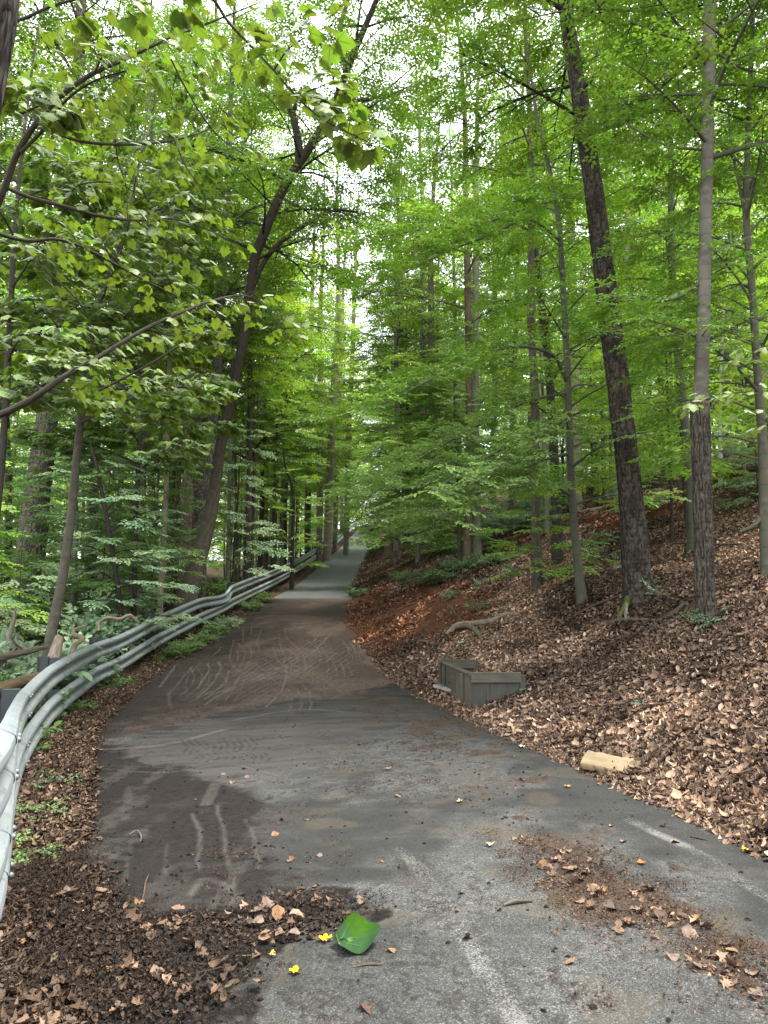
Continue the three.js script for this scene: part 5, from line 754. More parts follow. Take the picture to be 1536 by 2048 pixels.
tree({ name: 'young_tree', label: 'thin dark stem leaning left behind the guardrail with pale leaves along it', D: 17.5, poly: [[243, 1245, 11], [236, 1180, 10], [222, 1085, 9], [205, 990, 8], [190, 920, 7], [182, 890, 5]], bark: scaly, tone: dusk, crowns: [up1(1.2, 5.4, 24, 1.7, 1.1, { tone: GREEN.mint, kind: 'beech', droop: 0.3 })] });
tree({ name: 'tall_tree', label: 'dark ivy clad trunk between the slim grey maple and the thin leaning stem', D: 25, poly: [[183, 1235, 19], [186, 1100, 17], [190, 950, 16], [192, 800, 15], [196, 600, 13], [200, 400, 10]], bark: scaly, tone: [0.075, 0.068, 0.054], top: 7, crowns: [{ ...up1(0.6, 9, 60, 0.5, 0.45, {}), kind: 'small', tone: GREEN.mint, t0: 0.4, thick: 0.004 }, { ...up1(8, 22, 20, 3.4, 2, {}), kind: 'far' }] });
tree({ name: 'young_tree', label: 'grey crooked stem just right of the slim grey maple', D: 18.5, poly: [[143, 1235, 13], [147, 1150, 11], [152, 1080, 9], [151, 1000, 8], [158, 880, 7], [160, 760, 5]], bark: smoothBark, tone: [0.184, 0.184, 0.156], crowns: [up1(1.4, 8, 34, 2.2, 1, { tone: GREEN.deep })] });
tree({ name: 'tall_tree', label: 'dim grey green trunk leaning left deep in the woods left of the tan pole', D: 35, poly: [[312, 1165, 16], [302, 960, 14], [288, 850, 13], [272, 770, 12], [262, 720, 11], [258, 560, 9]], bark: smoothBark, tone: [0.136, 0.136, 0.102], top: 7, crowns: [{ ...up1(9, 22, 20, 3.6, 2, {}), kind: 'far' }] });
tree({ name: 'tall_tree', label: 'thin dark trunk at the very left edge left of the thick trunk', D: 26, poly: [[19, 1240, 14], [18, 1100, 13], [15, 900, 12], [9, 760, 11], [6, 690, 10], [2, 500, 8]], bark: scaly, tone: [0.095, 0.082, 0.068], top: 7, crowns: [{ ...up1(8, 20, 18, 3.4, 2, {}), kind: 'far' }] });
tree({ name: 'young_tree', label: 'slender black arching stem standing behind the middle of the guardrail', D: 34, poly: [[584, 1130, 8], [586, 1060, 7], [587, 1000, 6], [580, 960, 5], [571, 935, 4], [566, 900, 3]], bark: scaly, tone: [0.068, 0.061, 0.051], crowns: [{ ...up1(1.4, 6.5, 14, 1.6, 1, {}), kind: 'far', scale: 0.7 }] });
for (const [x0, x1, x2, w, D, tone, label] of [
  [652, 664, 674, 17, 52, [0.306, 0.265, 0.204], 'tallest pale trunk of the cluster behind the far guardrail'], [638, 640, 640, 12, 50, [0.204, 0.177, 0.136], 'leftmost trunk of the pale cluster behind the far guardrail'],
  [690, 698, 706, 12, 58, [0.286, 0.252, 0.197], 'pale trunk where the guardrail vanishes at the top of the hill'], [668, 676, 684, 11, 66, [0.245, 0.211, 0.170], 'thin trunk between the two pale trunks behind the far guardrail'],
  [497, 500, 500, 12, 34, [0.116, 0.102, 0.082], 'dark slim trunk behind the guardrail right of the leaning tree foot'], [455, 461, 466, 8, 30, [0.204, 0.184, 0.136], 'thin pale stem just right of the leaning tree foot'], [548, 552, 556, 10, 46, [0.136, 0.122, 0.088], 'dim trunk in the undergrowth left of the black arching stem'],
  [615, 616, 622, 13, 60, [0.102, 0.095, 0.075], 'dark trunk right of the black arching stem far behind the guardrail'], [345, 346, 350, 15, 38, [0.116, 0.102, 0.082], 'dark trunk deep in the woods just right of the tan pole'], [530, 534, 540, 11, 52, [0.170, 0.150, 0.116], 'faint trunk far behind the guardrail dent'],
]) tree({ name: 'tall_tree', label, D, poly: [[x0, 1150, w], [lerp(x0, x1, 0.5), 1000, w * 0.95], [x1, 850, w * 0.9], [x2, 680, w * 0.75], [x2 + 3, 560, w * 0.6]], bark: scaly, tone, top: 9, crowns: [{ ...up1(9, 24, 22, 3.6, 1.8, {}), kind: 'far', tone: GREEN.lime }] });
for (const [x0, x2, w, D, tone, label] of [
  [868, 862, 16, 40, [0.136, 0.116, 0.088], 'dim trunk left of the black stump behind the overhanging leaves'], [812, 800, 13, 46, [0.116, 0.102, 0.082], 'dim trunk in the leaves above the end of the road'], [985, 990, 12, 42, [0.150, 0.129, 0.102], 'dim trunk right of the smooth grey trunk deep in the woods'],
  [1190, 1186, 14, 44, [0.109, 0.095, 0.075], 'dark trunk far up the slope left of the big dark trunk'], [1300, 1296, 12, 46, [0.136, 0.122, 0.095], 'dark trunk far up the slope right of the big dark trunk'], [1330, 1322, 10, 40, [0.177, 0.156, 0.122], 'thin trunk far up the slope left of the slender grey green beech'], [1470, 1466, 14, 38, [0.136, 0.122, 0.095], 'dark trunk far up the slope behind the sawn log'],
]) tree({ name: 'tall_tree', label, D, poly: [[x0, 1100, w], [lerp(x0, x2, 0.4), 900, w * 0.95], [lerp(x0, x2, 0.8), 700, w * 0.85], [x2, 500, w * 0.7]], bark: scaly, tone, top: 8, crowns: [{ ...up1(9, 23, 22, 3.8, 2, {}), kind: 'far', tone: GREEN.lime }] });
// ---------------------------------------------------------------- the woods beyond: a few kinds of tree, each copied many times
{
  const R = rng(2024);
  const proto = (seed, H, r0, bark, tone, specs, lean) => {
    const q = rng(seed), g = new THREE.Group(), pts = [], rad = [], n = 14; let x = 0, z = 0;
    for (let i = 0; i < n; i++) { const t = i / (n - 1); x += (q() - 0.5) * 0.09 * H / n + lean * H / n; z += (q() - 0.5) * 0.09 * H / n; pts.push(V(x, t * H - 0.4 * (1 - t), z)); rad.push(r0 * (1 - 0.82 * t)); }
    part('trunk', tube(pts, rad, 9, { rough: 0.08, lobes: [4, 0.3, 0.3, 0.1], seed, colors: () => tone }), bark, g);
    const limbs = []; for (const s of specs) { const k = crown(pts, rad, s, q); limbs.push(...k.limbs); hang(g, k.sprays, s.kind); }
    const lg = mergeGeometries(limbs.map(bare)), c = lg.attributes.color; for (let i = 0; i < c.count; i++) c.setXYZ(i, tone[0], tone[1], tone[2]); part('limbs', lg, bark, g, 'stuff'); return g;
  };
  const F = (h0, h1, n, l0, l1, x = {}) => ({ step: 0.8, h0, h1, n, l0, l1, kind: 'far', tone: GREEN.beech, e0: 0.3, e1: 0.8, droop: 0.28, sides: 3, ...x });
  const kinds = {
    beech: [proto(1, 11, 0.085, smoothBark, slim, [F(2.8, 10.6, 18, 3.1, 0.9, { e0: 0.5, e1: 1.1 })], 0.02), proto(2, 12, 0.1, smoothBark, [0.19, 0.178, 0.14], [F(3.6, 11.6, 18, 3.4, 1, { tone: GREEN.lime, e0: 0.55, e1: 1.1 })], -0.03), proto(3, 8, 0.06, scaly, dusk, [F(1.4, 7.7, 17, 2.6, 0.7, { tone: GREEN.mint, e0: 0.5, e1: 1.0 })], 0.05)],
    near: [proto(4, 8.5, 0.06, smoothBark, slim, [F(2.2, 8.2, 28, 2.5, 0.8, { kind: 'beech', tone: GREEN.deep })], 0.03), proto(5, 7, 0.045, scaly, dusk, [F(1.8, 6.8, 26, 2.1, 0.6, { kind: 'beech', tone: GREEN.lime })], -0.03)],
    tall: [proto(6, 25, 0.24, furrowed, oak, [F(9, 24.6, 32, 4.6, 1.6, { tone: GREEN.oak, scale: 1.15, step: 0.85 })], 0.01), proto(7, 22, 0.18, scaly, hickory, [F(8, 21.6, 30, 4, 1.4, { tone: GREEN.high, scale: 1.15, step: 0.85 })], -0.02), proto(8, 20, 0.15, smoothBark, [0.24, 0.22, 0.17], [F(7, 19.7, 30, 3.6, 1.2, { scale: 1.1, tone: GREEN.high, step: 0.8 })], 0.03)],
    arch: [proto(15, 23, 0.2, scaly, hickory, [F(6.5, 22.7, 46, 6, 2, { scale: 1.2, step: 0.8, e0: 0.35, e1: 1.0, tone: GREEN.high })], 0.01)],
    pole: [proto(12, 17, 0.085, scaly, [0.1, 0.088, 0.07], [F(7, 16.8, 26, 2.6, 1, { tone: GREEN.high })], 0.03), proto(13, 15, 0.07, smoothBark, [0.17, 0.16, 0.125], [F(6, 14.8, 24, 2.3, 0.9)], -0.04), proto(14, 19, 0.11, scaly, [0.13, 0.105, 0.08], [F(8, 18.8, 30, 3, 1.1, { tone: GREEN.oak })], 0.02)],
    sapling: [proto(9, 3.4, 0.022, smoothBark, slim, [F(0.5, 3.2, 18, 1.2, 0.4, { kind: 'beech', step: 0.8 })], 0.04), proto(10, 2.4, 0.016, scaly, dusk, [F(0.3, 2.2, 14, 0.9, 0.35, { kind: 'beech', step: 0.8, tone: GREEN.mint })], -0.03)],
  };
  const NAMES = { beech: ['understorey_tree', 'bushy understorey tree'], arch: ['forest_tree', 'tall trunk, broad crown,'], pole: ['slender_tree', 'slender trunk, high crown,'], near: ['understorey_tree', 'leafy young beech'], tall: ['forest_tree', 'tall trunk, high crown,'], sapling: ['sapling', 'small leafy sapling'] };
  const placed = [], MARKS = [[15, 'the leftmost trunk'], [75, 'the thick left trunk'], [150, 'the slim grey maple'], [190, 'the ivy clad trunk'], [330, 'the tan pole'], [372, 'the broken trunk'], [425, 'the long leaning trunk'], [497, 'the dark slim trunk'], [585, 'the black arching stem'], [660, 'the pale trunk cluster'], [750, 'the end of the road'], [835, 'the short pale sapling'], [890, 'the black stump'], [952, 'the smooth grey trunk'], [1110, 'the crooked dark trunk'], [1262, 'the big dark trunk'], [1385, 'the slender beech'], [1526, 'the rightmost trunk']];
  const add = (kind, X, D, where) => {
    const side = X < XL(D) ? 'left' : 'right', list = kinds[kind], p = list[Math.floor(R() * list.length)], c = p.clone(), s = 0.82 + R() * 0.4;
    c.name = numbered(NAMES[kind][0]); c.position.copy(onGround(X, D)); c.rotation.y = R() * 6.283; c.scale.set(s, s * (0.92 + R() * 0.2) * (kind === 'tall' ? 1.12 : 1), s); scene.add(c);
    const q = FOCAL * X / D + 768, far = D < 26 ? 'close by' : D < 44 ? 'some way back' : D < 70 ? 'far back' : 'at the very back'; let best = MARKS[0]; for (const m of MARKS) if (Math.abs(m[0] - q) < Math.abs(best[0] - q)) best = m;
    const rel = Math.abs(best[0] - q) < 18 ? 'behind' : q < best[0] ? 'left of' : 'right of';
    const place = side === 'left' ? (D > 45 ? 'far back in the woods left of the guardrail' : 'in the woods just left of the guardrail') : (D > 45 ? 'far up the wooded slope right of the road' : 'on the wooded slope right of the road');
    tag(c, `${NAMES[kind][1]} ${far} ${rel} ${best[1]}`, kind === 'sapling' ? 'sapling' : 'tree', `${kind === 'near' ? 'young beeches' : kind === 'beech' ? 'understorey trees' : kind === 'arch' ? 'tall roadside trees' : kind === 'tall' ? 'tall forest trees' : kind === 'pole' ? 'slender trees' : 'saplings'} ${place}`);
    placed.push([X, D]);
  };
  const hides = (kind, X, D) => { if (kind === 'sapling' && X < XL(D) && X > XL(D) - 2.7) return true; const q = FOCAL * X / D + 768; if (X > XR(D)) return (kind !== 'sapling' && D < 40 && q < (kind === 'beech' ? 900 : 1010)) || (D < 26 && q < 1060); if (kind === 'sapling' || kind === 'pole') return kind === 'pole' && D < 28 && ((q > 10 && q < 130) || (q > 345 && q < 440)); return kind === 'tall' ? D < 30 && ((q > 0 && q < 140) || (q > 340 && q < 450)) : (D < 20.5 && ((q > -130 && q < 200) || (q > 280 && q < 480))) || (D < 27 && q > 330 && q < 460); };
  const scatter = (kind, n, f, gap) => { let k = 0; for (let i = 0; i < n * 40 && k < n; i++) { const [X, D] = f(); if (Math.abs(X) > D * 0.62 + 5 || (X > XL(D) - 1.6 && X < XR(D) + 1.4)) continue; if (hides(kind, X, D)) continue; if (placed.some(([a, b]) => Math.hypot(a - X, b - D) < gap)) continue; add(kind, X, D); k++; } };
  const rightOf = (d0, d1, e) => () => { const D = d0 + (d1 - d0) * Math.pow(R(), e); return [XR(D) + 1.5 + R() * (D * 0.62 + 4), D]; }, leftOf = (d0, d1, e) => () => { const D = d0 + (d1 - d0) * Math.pow(R(), e); return [XL(D) - 1.6 - R() * (D * 0.6 + 2), D]; };
  scatter('near', 9, rightOf(15, 23, 1), 1.6); scatter('near', 12, leftOf(15, 24, 1), 1.6);
  scatter('beech', 34, rightOf(22, 48, 1), 2.2); scatter('pole', 16, rightOf(18, 36, 1), 2); scatter('pole', 15, leftOf(17, 34, 1), 2); scatter('pole', 18, rightOf(36, 75, 1), 2); scatter('pole', 20, leftOf(34, 75, 1), 2);
  scatter('beech', 20, leftOf(24, 48, 1), 2.4);
  scatter('beech', 26, rightOf(48, 90, 1), 2.5); scatter('beech', 26, leftOf(48, 90, 1), 2.5);
  scatter('tall', 14, rightOf(17, 32, 1), 3); scatter('tall', 11, leftOf(20, 36, 1), 2.8);
  scatter('tall', 11, rightOf(32, 60, 1), 3.5); scatter('tall', 9, leftOf(36, 60, 1), 3.5);
  scatter('tall', 9, rightOf(60, 120, 1), 4); scatter('tall', 8, leftOf(60, 120, 1), 4);
  scatter('sapling', 22, rightOf(16, 40, 1), 1); scatter('sapling', 60, leftOf(11, 34, 1), 0.8);
  for (let i = 0; i < 6; i++) { const D = 27 + i * 7 + R() * 3; add('tall', XL(D) - 2.2 - R() * 3.5, D); if (i > 1) add('tall', XR(D) + 2.5 + R() * 4, D); }
  for (let i = 0; i < 9; i++) { const D = 38 + i * 8; add('arch', i % 2 ? XR(D) + 2.6 + R() * 2 : XL(D) - 2.8 - R() * 2, D); add('tall', i % 2 ? XL(D) - 3 - R() * 3 : XR(D) + 3 + R() * 3, D + 4); }
  for (let i = 0; i < 10; i++) { const D = 34 + i * 3 + R() * 2; add('beech', XL(D) - 5 - R() * 4, D); }
  for (let i = 0; i < 22; i++) { const D = 52 + R() * 66, left = R() < 0.5, X = left ? XL(D) - 5 - R() * 4 : XR(D) + 4.5 + R() * 4; add('beech', X, D); }
  // where the road goes over the hill
  for (let i = 0; i < 16; i++) { const D = 128 + R() * 40, X = -14 + R() * 34; if (X > XL(D) - 2 && X < XR(D) + 2) continue; add(R() < 0.6 ? 'tall' : 'beech', X, D); }
  // beyond that the wood reads as one mass
  const far = [[], [], []];
  for (let i = 0; i < 10000; i++) {
    const D = 108 + R() * 52, X = (R() - 0.5) * 2 * (D * 0.68), y = Math.pow(R(), 1.1) * 30; if (y < 4 && X > XL(D) - 1 && X < XR(D) + 1) continue;
    const s = 2.2 + R() * 1.8, k = 0.7 + R() * 0.6; far[Math.floor(R() * 3)].push({ m: turned(X, groundH(X, D) + y, -D, (R() - 0.5) * 1.2, R() * 6.28, (R() - 0.5) * 1.2, s), c: new THREE.Color(GREEN.lime[0] * k, GREEN.lime[1] * k, GREEN.lime[2] * k) });
  }
  const g = new THREE.Group(); g.name = 'distant_foliage'; scene.add(g); tag(g, 'green mass of the distant woods', null, null, 'stuff'); far.forEach((l, k) => copies('foliage', SPRAY.far[k], leafMat, g, l));
}
// ---------------------------------------------------------------- branches close to the camera, with leaves one can tell apart
const leafForms = []; // single lobed leaves with darker veins
for (let k = 0; k < 12; k++) {
  const R = rng(500 + k), b = new MB(), g = 0.8 + R() * 0.42, y = 0.9 + R() * 0.35, tone = [GREEN.maple[0] * g * y * 1.12, GREEN.maple[1] * g * 1.12, GREEN.maple[2] * g], vein = tone.map((c) => c * 0.55), l = 1, dr = 0.15 + R() * 0.35;
  mapleLeaf(b, new THREE.Matrix4(), l, tone, dr);
  const Y = (x, z) => -dr * (z * z * 1.2 + Math.max(0, x - 0.2) * 0.5) + 0.03 * Math.abs(z);
  for (const [x, z] of [[0.95, 0], [0.42, 0.55], [0.42, -0.55], [0.06, 0.42], [0.06, -0.42]]) for (let i = 0; i < 3; i++) { const t0 = i / 3, t1 = (i + 1) / 3, w = 0.014, n = Math.hypot(x, z), px = -z / n, pz = x / n, a = [x * t0, z * t0], c = [x * t1, z * t1]; for (const s of [1, -1]) { const o = 0.004 * s, w0 = w * (1 - t0 * 0.7), w1 = w * (1 - t1 * 0.7); b.q(b.v(a[0] - px * w0, Y(...a) + o, a[1] - pz * w0, vein), b.v(a[0] + px * w0, Y(...a) + o, a[1] + pz * w0, vein), b.v(c[0] + px * w1, Y(...c) + o, c[1] + pz * w1, vein), b.v(c[0] - px * w1, Y(...c) + o, c[1] - pz * w1, vein)); } }
  leafForms.push(b.geo());
}
const shapesOnly = leafForms.slice(0, 3);
const barkDark = [0.085, 0.072, 0.055];
function leafyLimb(t, pts, rad, o, R, store) { // a limb with side twigs that carry leaves; the leaves go to store
  const base = t.position, q = pts.map((p) => p.clone().sub(base)), c = new THREE.CatmullRomCurve3(q, false, 'centripetal');
  part('limb', limbTube(q, rad, q.length * 5, 8, { rough: 0.1, seed: q[0].x * 3, colors: () => o.tone ?? barkDark }), scaly, t);
  const len = c.getLength(), n = Math.round((1 - (o.from ?? 0.1)) * len / (o.gap ?? 0.12)), twigs = [];
  for (let i = 0; i < n; i++) {
    const u = lerp(o.from ?? 0.1, 1, (i + R() * 0.8) / n), p = c.getPoint(Math.min(1, u)), T = c.getTangent(Math.min(1, u)), s = i % 2 ? 1 : -1, hd = Math.atan2(T.z, T.x) + s * (0.6 + R() * 0.9), L = (o.out ?? 0.3) * (0.5 + R() * 0.8) * (u > 0.95 ? 0.5 : 1), e = p.clone().add(V(Math.cos(hd) * L, (R() - 0.42) * L * 0.8, Math.sin(hd) * L));
    twigs.push(bare(tube([p, p.clone().lerp(e, 0.5).add(V(0, 0.02, 0)), e], [0.0035, 0.0028, 0.0016], 4, {})));
    const m = 2 + Math.floor(R() * (o.per ?? 3));
    for (let j = 0; j < m; j++) { const w = p.clone().lerp(e, j === 0 ? 1 : 0.4 + R() * 0.6), a = hd + (R() - 0.5) * 2.6, pl = 0.05 + R() * 0.05, at2 = w.clone().add(V(Math.cos(a) * pl, -0.02 - R() * 0.03, Math.sin(a) * pl)), size = (o.leaf ?? 0.125) * (0.62 + R() * 0.6);
      twigs.push(bare(tube([w, at2], [0.0012, 0.001], 3, {}))); store.push({ p: at2, q: new THREE.Quaternion().setFromEuler(new THREE.Euler((R() - 0.5) * 1.0, -a, -(0.15 + R() * 0.8), 'YZX')), s: size, w: at2.clone().add(base) }); }
  }
  const g = mergeGeometries(twigs), cc = g.attributes.color; for (let i = 0; i < cc.count; i++) cc.setXYZ(i, 0.13, 0.13, 0.06); part('twigs', g, scaly, t, 'stuff');
}
function settle(t, store, most, R) { // the leaves that show largest become parts, the rest one mass
  const eye = camera.position; store.sort((a, b) => b.s / b.w.distanceTo(eye) - a.s / a.w.distanceTo(eye));
  const seen = store.filter((l) => { const d = l.w; return Math.abs(d.x) < -d.z * 0.56 && (d.y - EYE) < -d.z * 0.96; }), first = new Set(seen.slice(0, most));
  for (const l of first) { const m = part('leaf', leafForms[Math.floor(R() * 12)], leafMat, t); m.position.copy(l.p); m.quaternion.copy(l.q); m.scale.setScalar(l.s); }
  const rest = store.filter((l) => !first.has(l)).map((l) => { const k = 0.8 + R() * 0.45; return { m: new THREE.Matrix4().compose(l.p, l.q, V(l.s, l.s, l.s)), c: new THREE.Color(k, k, k) }; });
  if (rest.length > 8) copies('leaves', leafForms[3], leafMat, t, rest);
}
{
  const R = rng(31), base = onGround(-4.7, 6.6), t = thing('maple_tree', 'near maple whose long dark limbs and lobed leaves fill the upper left', 'tree', base), store = [];
  const tp = [V(0, -0.3, 0), V(0.05, 0.8, 0), V(0.12, 2, -0.05), V(0.2, 3.4, -0.1), V(0.15, 5, -0.1), V(0.3, 7, 0)];
  part('trunk', limbTube(tp, [0.13, 0.11, 0.1, 0.085, 0.07, 0.04], 24, 14, { rough: 0.08, lobes: [4, 0.3, 0.3, 0.1], colors: () => [0.17, 0.15, 0.12] }), smoothBark, t);
  const root = (h) => base.clone().add(V(0.16, h, -0.06)), A = (l) => l.map(([x, y, D]) => at(x, y, D));
  leafyLimb(t, [root(2.4), ...A([[-60, 520, 6.2], [5, 385, 6], [40, 295, 5.9], [108, 205, 5.8], [180, 150, 5.8], [250, 118, 5.8], [320, 85, 5.9], [420, 45, 6], [520, 5, 6.2]])], [0.04, 0.036, 0.03, 0.027, 0.023, 0.02, 0.017, 0.014, 0.01, 0.004], { from: 0.3, leaf: 0.12 }, R, store);
  leafyLimb(t, A([[42, 305, 5.9], [100, 245, 5.8], [122, 212, 5.7], [160, 178, 5.6], [205, 155, 5.5], [260, 140, 5.4]]), [0.018, 0.015, 0.012, 0.01, 0.008, 0.004], { from: 0.3, leaf: 0.12 }, R, store);
  leafyLimb(t, A([[98, 258, 5.8], [150, 280, 5.9], [210, 288, 6], [260, 289, 6.1], [345, 281, 6.4], [400, 265, 6.6], [440, 248, 6.8]]), [0.015, 0.015, 0.014, 0.013, 0.011, 0.008, 0.004], { from: 0.15, leaf: 0.1 }, R, store);
  leafyLimb(t, A([[8, 374, 6], [60, 395, 6.1], [125, 412, 6.2], [200, 432, 6.4], [275, 441, 6.6], [330, 436, 6.8], [400, 452, 7.1], [480, 492, 7.4]]), [0.019, 0.018, 0.017, 0.016, 0.013, 0.01, 0.007, 0.004], { from: 0.08, leaf: 0.1 }, R, store);
  leafyLimb(t, A([[272, 441, 6.6], [310, 468, 6.6], [365, 500, 6.7], [400, 540, 6.8]]), [0.009, 0.008, 0.006, 0.003], { leaf: 0.1 }, R, store);
  leafyLimb(t, A([[125, 408, 6.2], [145, 380, 6.2], [165, 368, 6.2], [210, 364, 6.3], [245, 370, 6.4], [270, 384, 6.5], [330, 385, 6.6]]), [0.008, 0.008, 0.007, 0.007, 0.006, 0.005, 0.003], { leaf: 0.1 }, R, store);
  leafyLimb(t, [root(2.9), ...A([[-90, 430, 6.5], [0, 468, 6.6], [60, 482, 6.7], [105, 478, 6.8], [150, 488, 6.9], [230, 528, 7.2], [300, 566, 7.5], [360, 595, 7.8], [400, 615, 8]])], [0.03, 0.024, 0.02, 0.018, 0.016, 0.015, 0.012, 0.01, 0.007, 0.003], { from: 0.28, leaf: 0.1 }, R, store);
  leafyLimb(t, A([[0, 482, 6.6], [50, 502, 6.5], [95, 545, 6.5], [140, 585, 6.6], [175, 630, 6.8], [188, 655, 6.9]]), [0.01, 0.009, 0.008, 0.007, 0.005, 0.003], { from: 0.05, leaf: 0.1 }, R, store);
  leafyLimb(t, [root(0.9), ...A([[-120, 865, 6.2], [0, 829, 6], [60, 800, 5.9], [130, 752, 5.9], [200, 712, 6], [290, 658, 6.2], [370, 622, 6.4], [430, 600, 6.6], [480, 591, 6.8], [512, 600, 7], [550, 640, 7.2], [592, 690, 7.4]])], [0.044, 0.036, 0.028, 0.026, 0.023, 0.02, 0.017, 0.014, 0.011, 0.009, 0.007, 0.005, 0.003], { from: 0.3, leaf: 0.1, gap: 0.16 }, R, store);
  leafyLimb(t, A([[184, 788, 7.4], [240, 760, 7.3], [300, 728, 7.2], [345, 700, 7.2], [420, 655, 7.3], [470, 640, 7.4]]), [0.014, 0.014, 0.012, 0.01, 0.007, 0.003], { from: 0.2, leaf: 0.1, gap: 0.2 }, R, store);
  leafyLimb(t, A([[342, 118, 5.9], [365, 165, 6], [410, 240, 6.2], [440, 275, 6.4], [490, 310, 6.6]]), [0.008, 0.008, 0.007, 0.005, 0.003], { leaf: 0.1 }, R, store);
  leafyLimb(t, A([[230, 278, 6.1], [236, 320, 6.2], [252, 372, 6.3], [255, 430, 6.3], [258, 462, 6.3]]), [0.006, 0.006, 0.005, 0.005, 0.003], { leaf: 0.1 }, R, store);
  leafyLimb(t, A([[186, 152, 5.7], [205, 110, 5.6], [225, 60, 5.5], [245, -10, 5.4]]), [0.008, 0.007, 0.006, 0.004], { leaf: 0.125 }, R, store);
  leafyLimb(t, A([[350, 282, 6.5], [370, 330, 6.6], [410, 395, 6.8], [405, 440, 7]]), [0.007, 0.006, 0.005, 0.003], { leaf: 0.1 }, R, store);
  // upper limbs, mostly over the frame
  leafyLimb(t, [root(4.2), ...A([[-20, 240, 5.4], [30, 230, 5], [70, 215, 4.8], [110, 195, 4.7]])], [0.02, 0.014, 0.01, 0.007, 0.003], { from: 0.45, leaf: 0.14, out: 0.2, gap: 0.1 }, R, store);
  leafyLimb(t, [root(5), ...A([[-40, 60, 6], [40, 40, 5.6], [110, 10, 5.2], [200, -10, 5], [290, -6, 4.9], [360, 0, 4.9]])], [0.022, 0.018, 0.014, 0.01, 0.008, 0.006, 0.003], { from: 0.3, leaf: 0.13, out: 0.22 }, R, store);
  settle(t, store, 300, R);
}
{
  const R = rng(47), base = onGround(-2.02, 2.75), t = thing('leaning_tree', 'near dark trunk in the top left corner with a hanging bunch of lobed leaves', 'tree', base), store = [];
  const A = (l) => l.map(([x, y, D]) => at(x, y, D)), P = [base.clone().add(V(0, -0.3, 0)), base.clone().add(V(0.02, 0.6, 0)), ...A([[-150, 760, 2.75], [-62, 420, 2.75], [-14, 180, 2.75], [8, 60, 2.75], [18, -40, 2.75], [40, -400, 2.75]])].map((p) => p.sub(base));
  part('trunk', limbTube(P, [0.075, 0.066, 0.058, 0.05, 0.046, 0.044, 0.042, 0.034], 36, 16, { rough: 0.12, lobes: [4, 0.2, 0.3, 0.1], colors: () => [0.05, 0.042, 0.035] }), furrowed, t);
  leafyLimb(t, A([[38, -360, 2.75], [160, -260, 3.6], [330, -120, 4.4], [428, 0, 4.8], [455, 42, 4.9], [498, 88, 5], [545, 138, 5], [590, 190, 4.95], [640, 235, 4.9], [690, 262, 4.9], [738, 285, 4.9]]), [0.026, 0.022, 0.017, 0.013, 0.011, 0.01, 0.009, 0.008, 0.006, 0.005, 0.003], { from: 0.42, leaf: 0.135, out: 0.2, gap: 0.085, per: 3, tone: [0.1, 0.08, 0.06] }, R, store);
  leafyLimb(t, A([[548, 140, 5], [575, 100, 4.9], [610, 75, 4.85], [650, 55, 4.8], [672, 50, 4.8]]), [0.007, 0.006, 0.005, 0.004, 0.002], { leaf: 0.135, out: 0.18, gap: 0.085, tone: [0.1, 0.08, 0.06] }, R, store);
  leafyLimb(t, A([[590, 190, 4.95], [630, 178, 4.9], [665, 165, 4.85], [690, 190, 4.8], [700, 215, 4.8]]), [0.006, 0.005, 0.004, 0.003, 0.002], { leaf: 0.14, out: 0.15, gap: 0.08, tone: [0.1, 0.08, 0.06] }, R, store);
  settle(t, store, 300, R);
}
{ // a leafy sprig that reaches in from the right, before the two trunks
  const R = rng(53), base = onGround(4.75, 7.3), t = thing('maple_sapling', 'low leafy sprig reaching in from the right edge across the pale straight beech', 'sapling', base), store = [];
  part('trunk', limbTube([V(0, -0.2, 0), V(0.02, 0.8, 0), V(-0.03, 1.8, 0.03), V(0.05, 2.9, 0)], [0.022, 0.02, 0.016, 0.006], 16, 8, { rough: 0.08, colors: () => slim }), smoothBark, t);
  const A = (l) => [base.clone().add(V(0, 1.3, 0)), ...l.map(([x, y, D]) => at(x, y, D))];
  leafyLimb(t, A([[1600, 800, 7.1], [1530, 790, 7], [1470, 785, 6.9], [1420, 792, 6.9], [1378, 808, 6.9]]), [0.009, 0.008, 0.006, 0.005, 0.004, 0.002], { from: 0.4, leaf: 0.09, out: 0.14, gap: 0.1, tone: slim }, R, store);
  leafyLimb(t, A([[1600, 700, 7.2], [1540, 690, 7.3], [1490, 715, 7.3], [1455, 740, 7.3]]), [0.008, 0.007, 0.005, 0.004, 0.002], { from: 0.4, leaf: 0.085, out: 0.16, gap: 0.2, tone: slim }, R, store);
  leafyLimb(t, A([[1600, 880, 7.2], [1550, 850, 7.2], [1500, 830, 7.1], [1460, 835, 7.1]]), [0.008, 0.007, 0.005, 0.004, 0.002], { from: 0.45, leaf: 0.085, out: 0.15, gap: 0.2, tone: slim }, R, store);
  settle(t, store, 140, R);
}
// more maples at the left, their lobed leaves smaller with distance
const mapleCrown = (h0, h1, n, l0, l1, x) => ({ h0, h1, n, l0, l1, kind: 'maple', tone: GREEN.maple, e0: 0.3, e1: 0.8, droop: 0.2, ...x });
tree({ name: 'maple_tree', label: 'thin maple hidden in leaves between the left edge and the thick grey brown trunk', D: 10.5, poly: [[-40, 1360, 20], [-20, 1150, 16], [5, 900, 14], [20, 650, 12], [30, 450, 9], [50, 250, 6]], bark: smoothBark, tone: dusk, top: 2, crowns: [mapleCrown(4.8, 9.5, 18, 2.2, 1.5)] });
tree({ name: 'maple_tree', label: 'thin dark maple right of the slim grey maple, its leafy crown over the guardrail', D: 19, poly: [[268, 1240, 10], [272, 1050, 9], [280, 850, 8], [290, 640, 7], [300, 420, 6], [305, 250, 4]], bark: smoothBark, tone: dusk, top: 2, crowns: [mapleCrown(5, 13, 34, 2.6, 1.4)] });

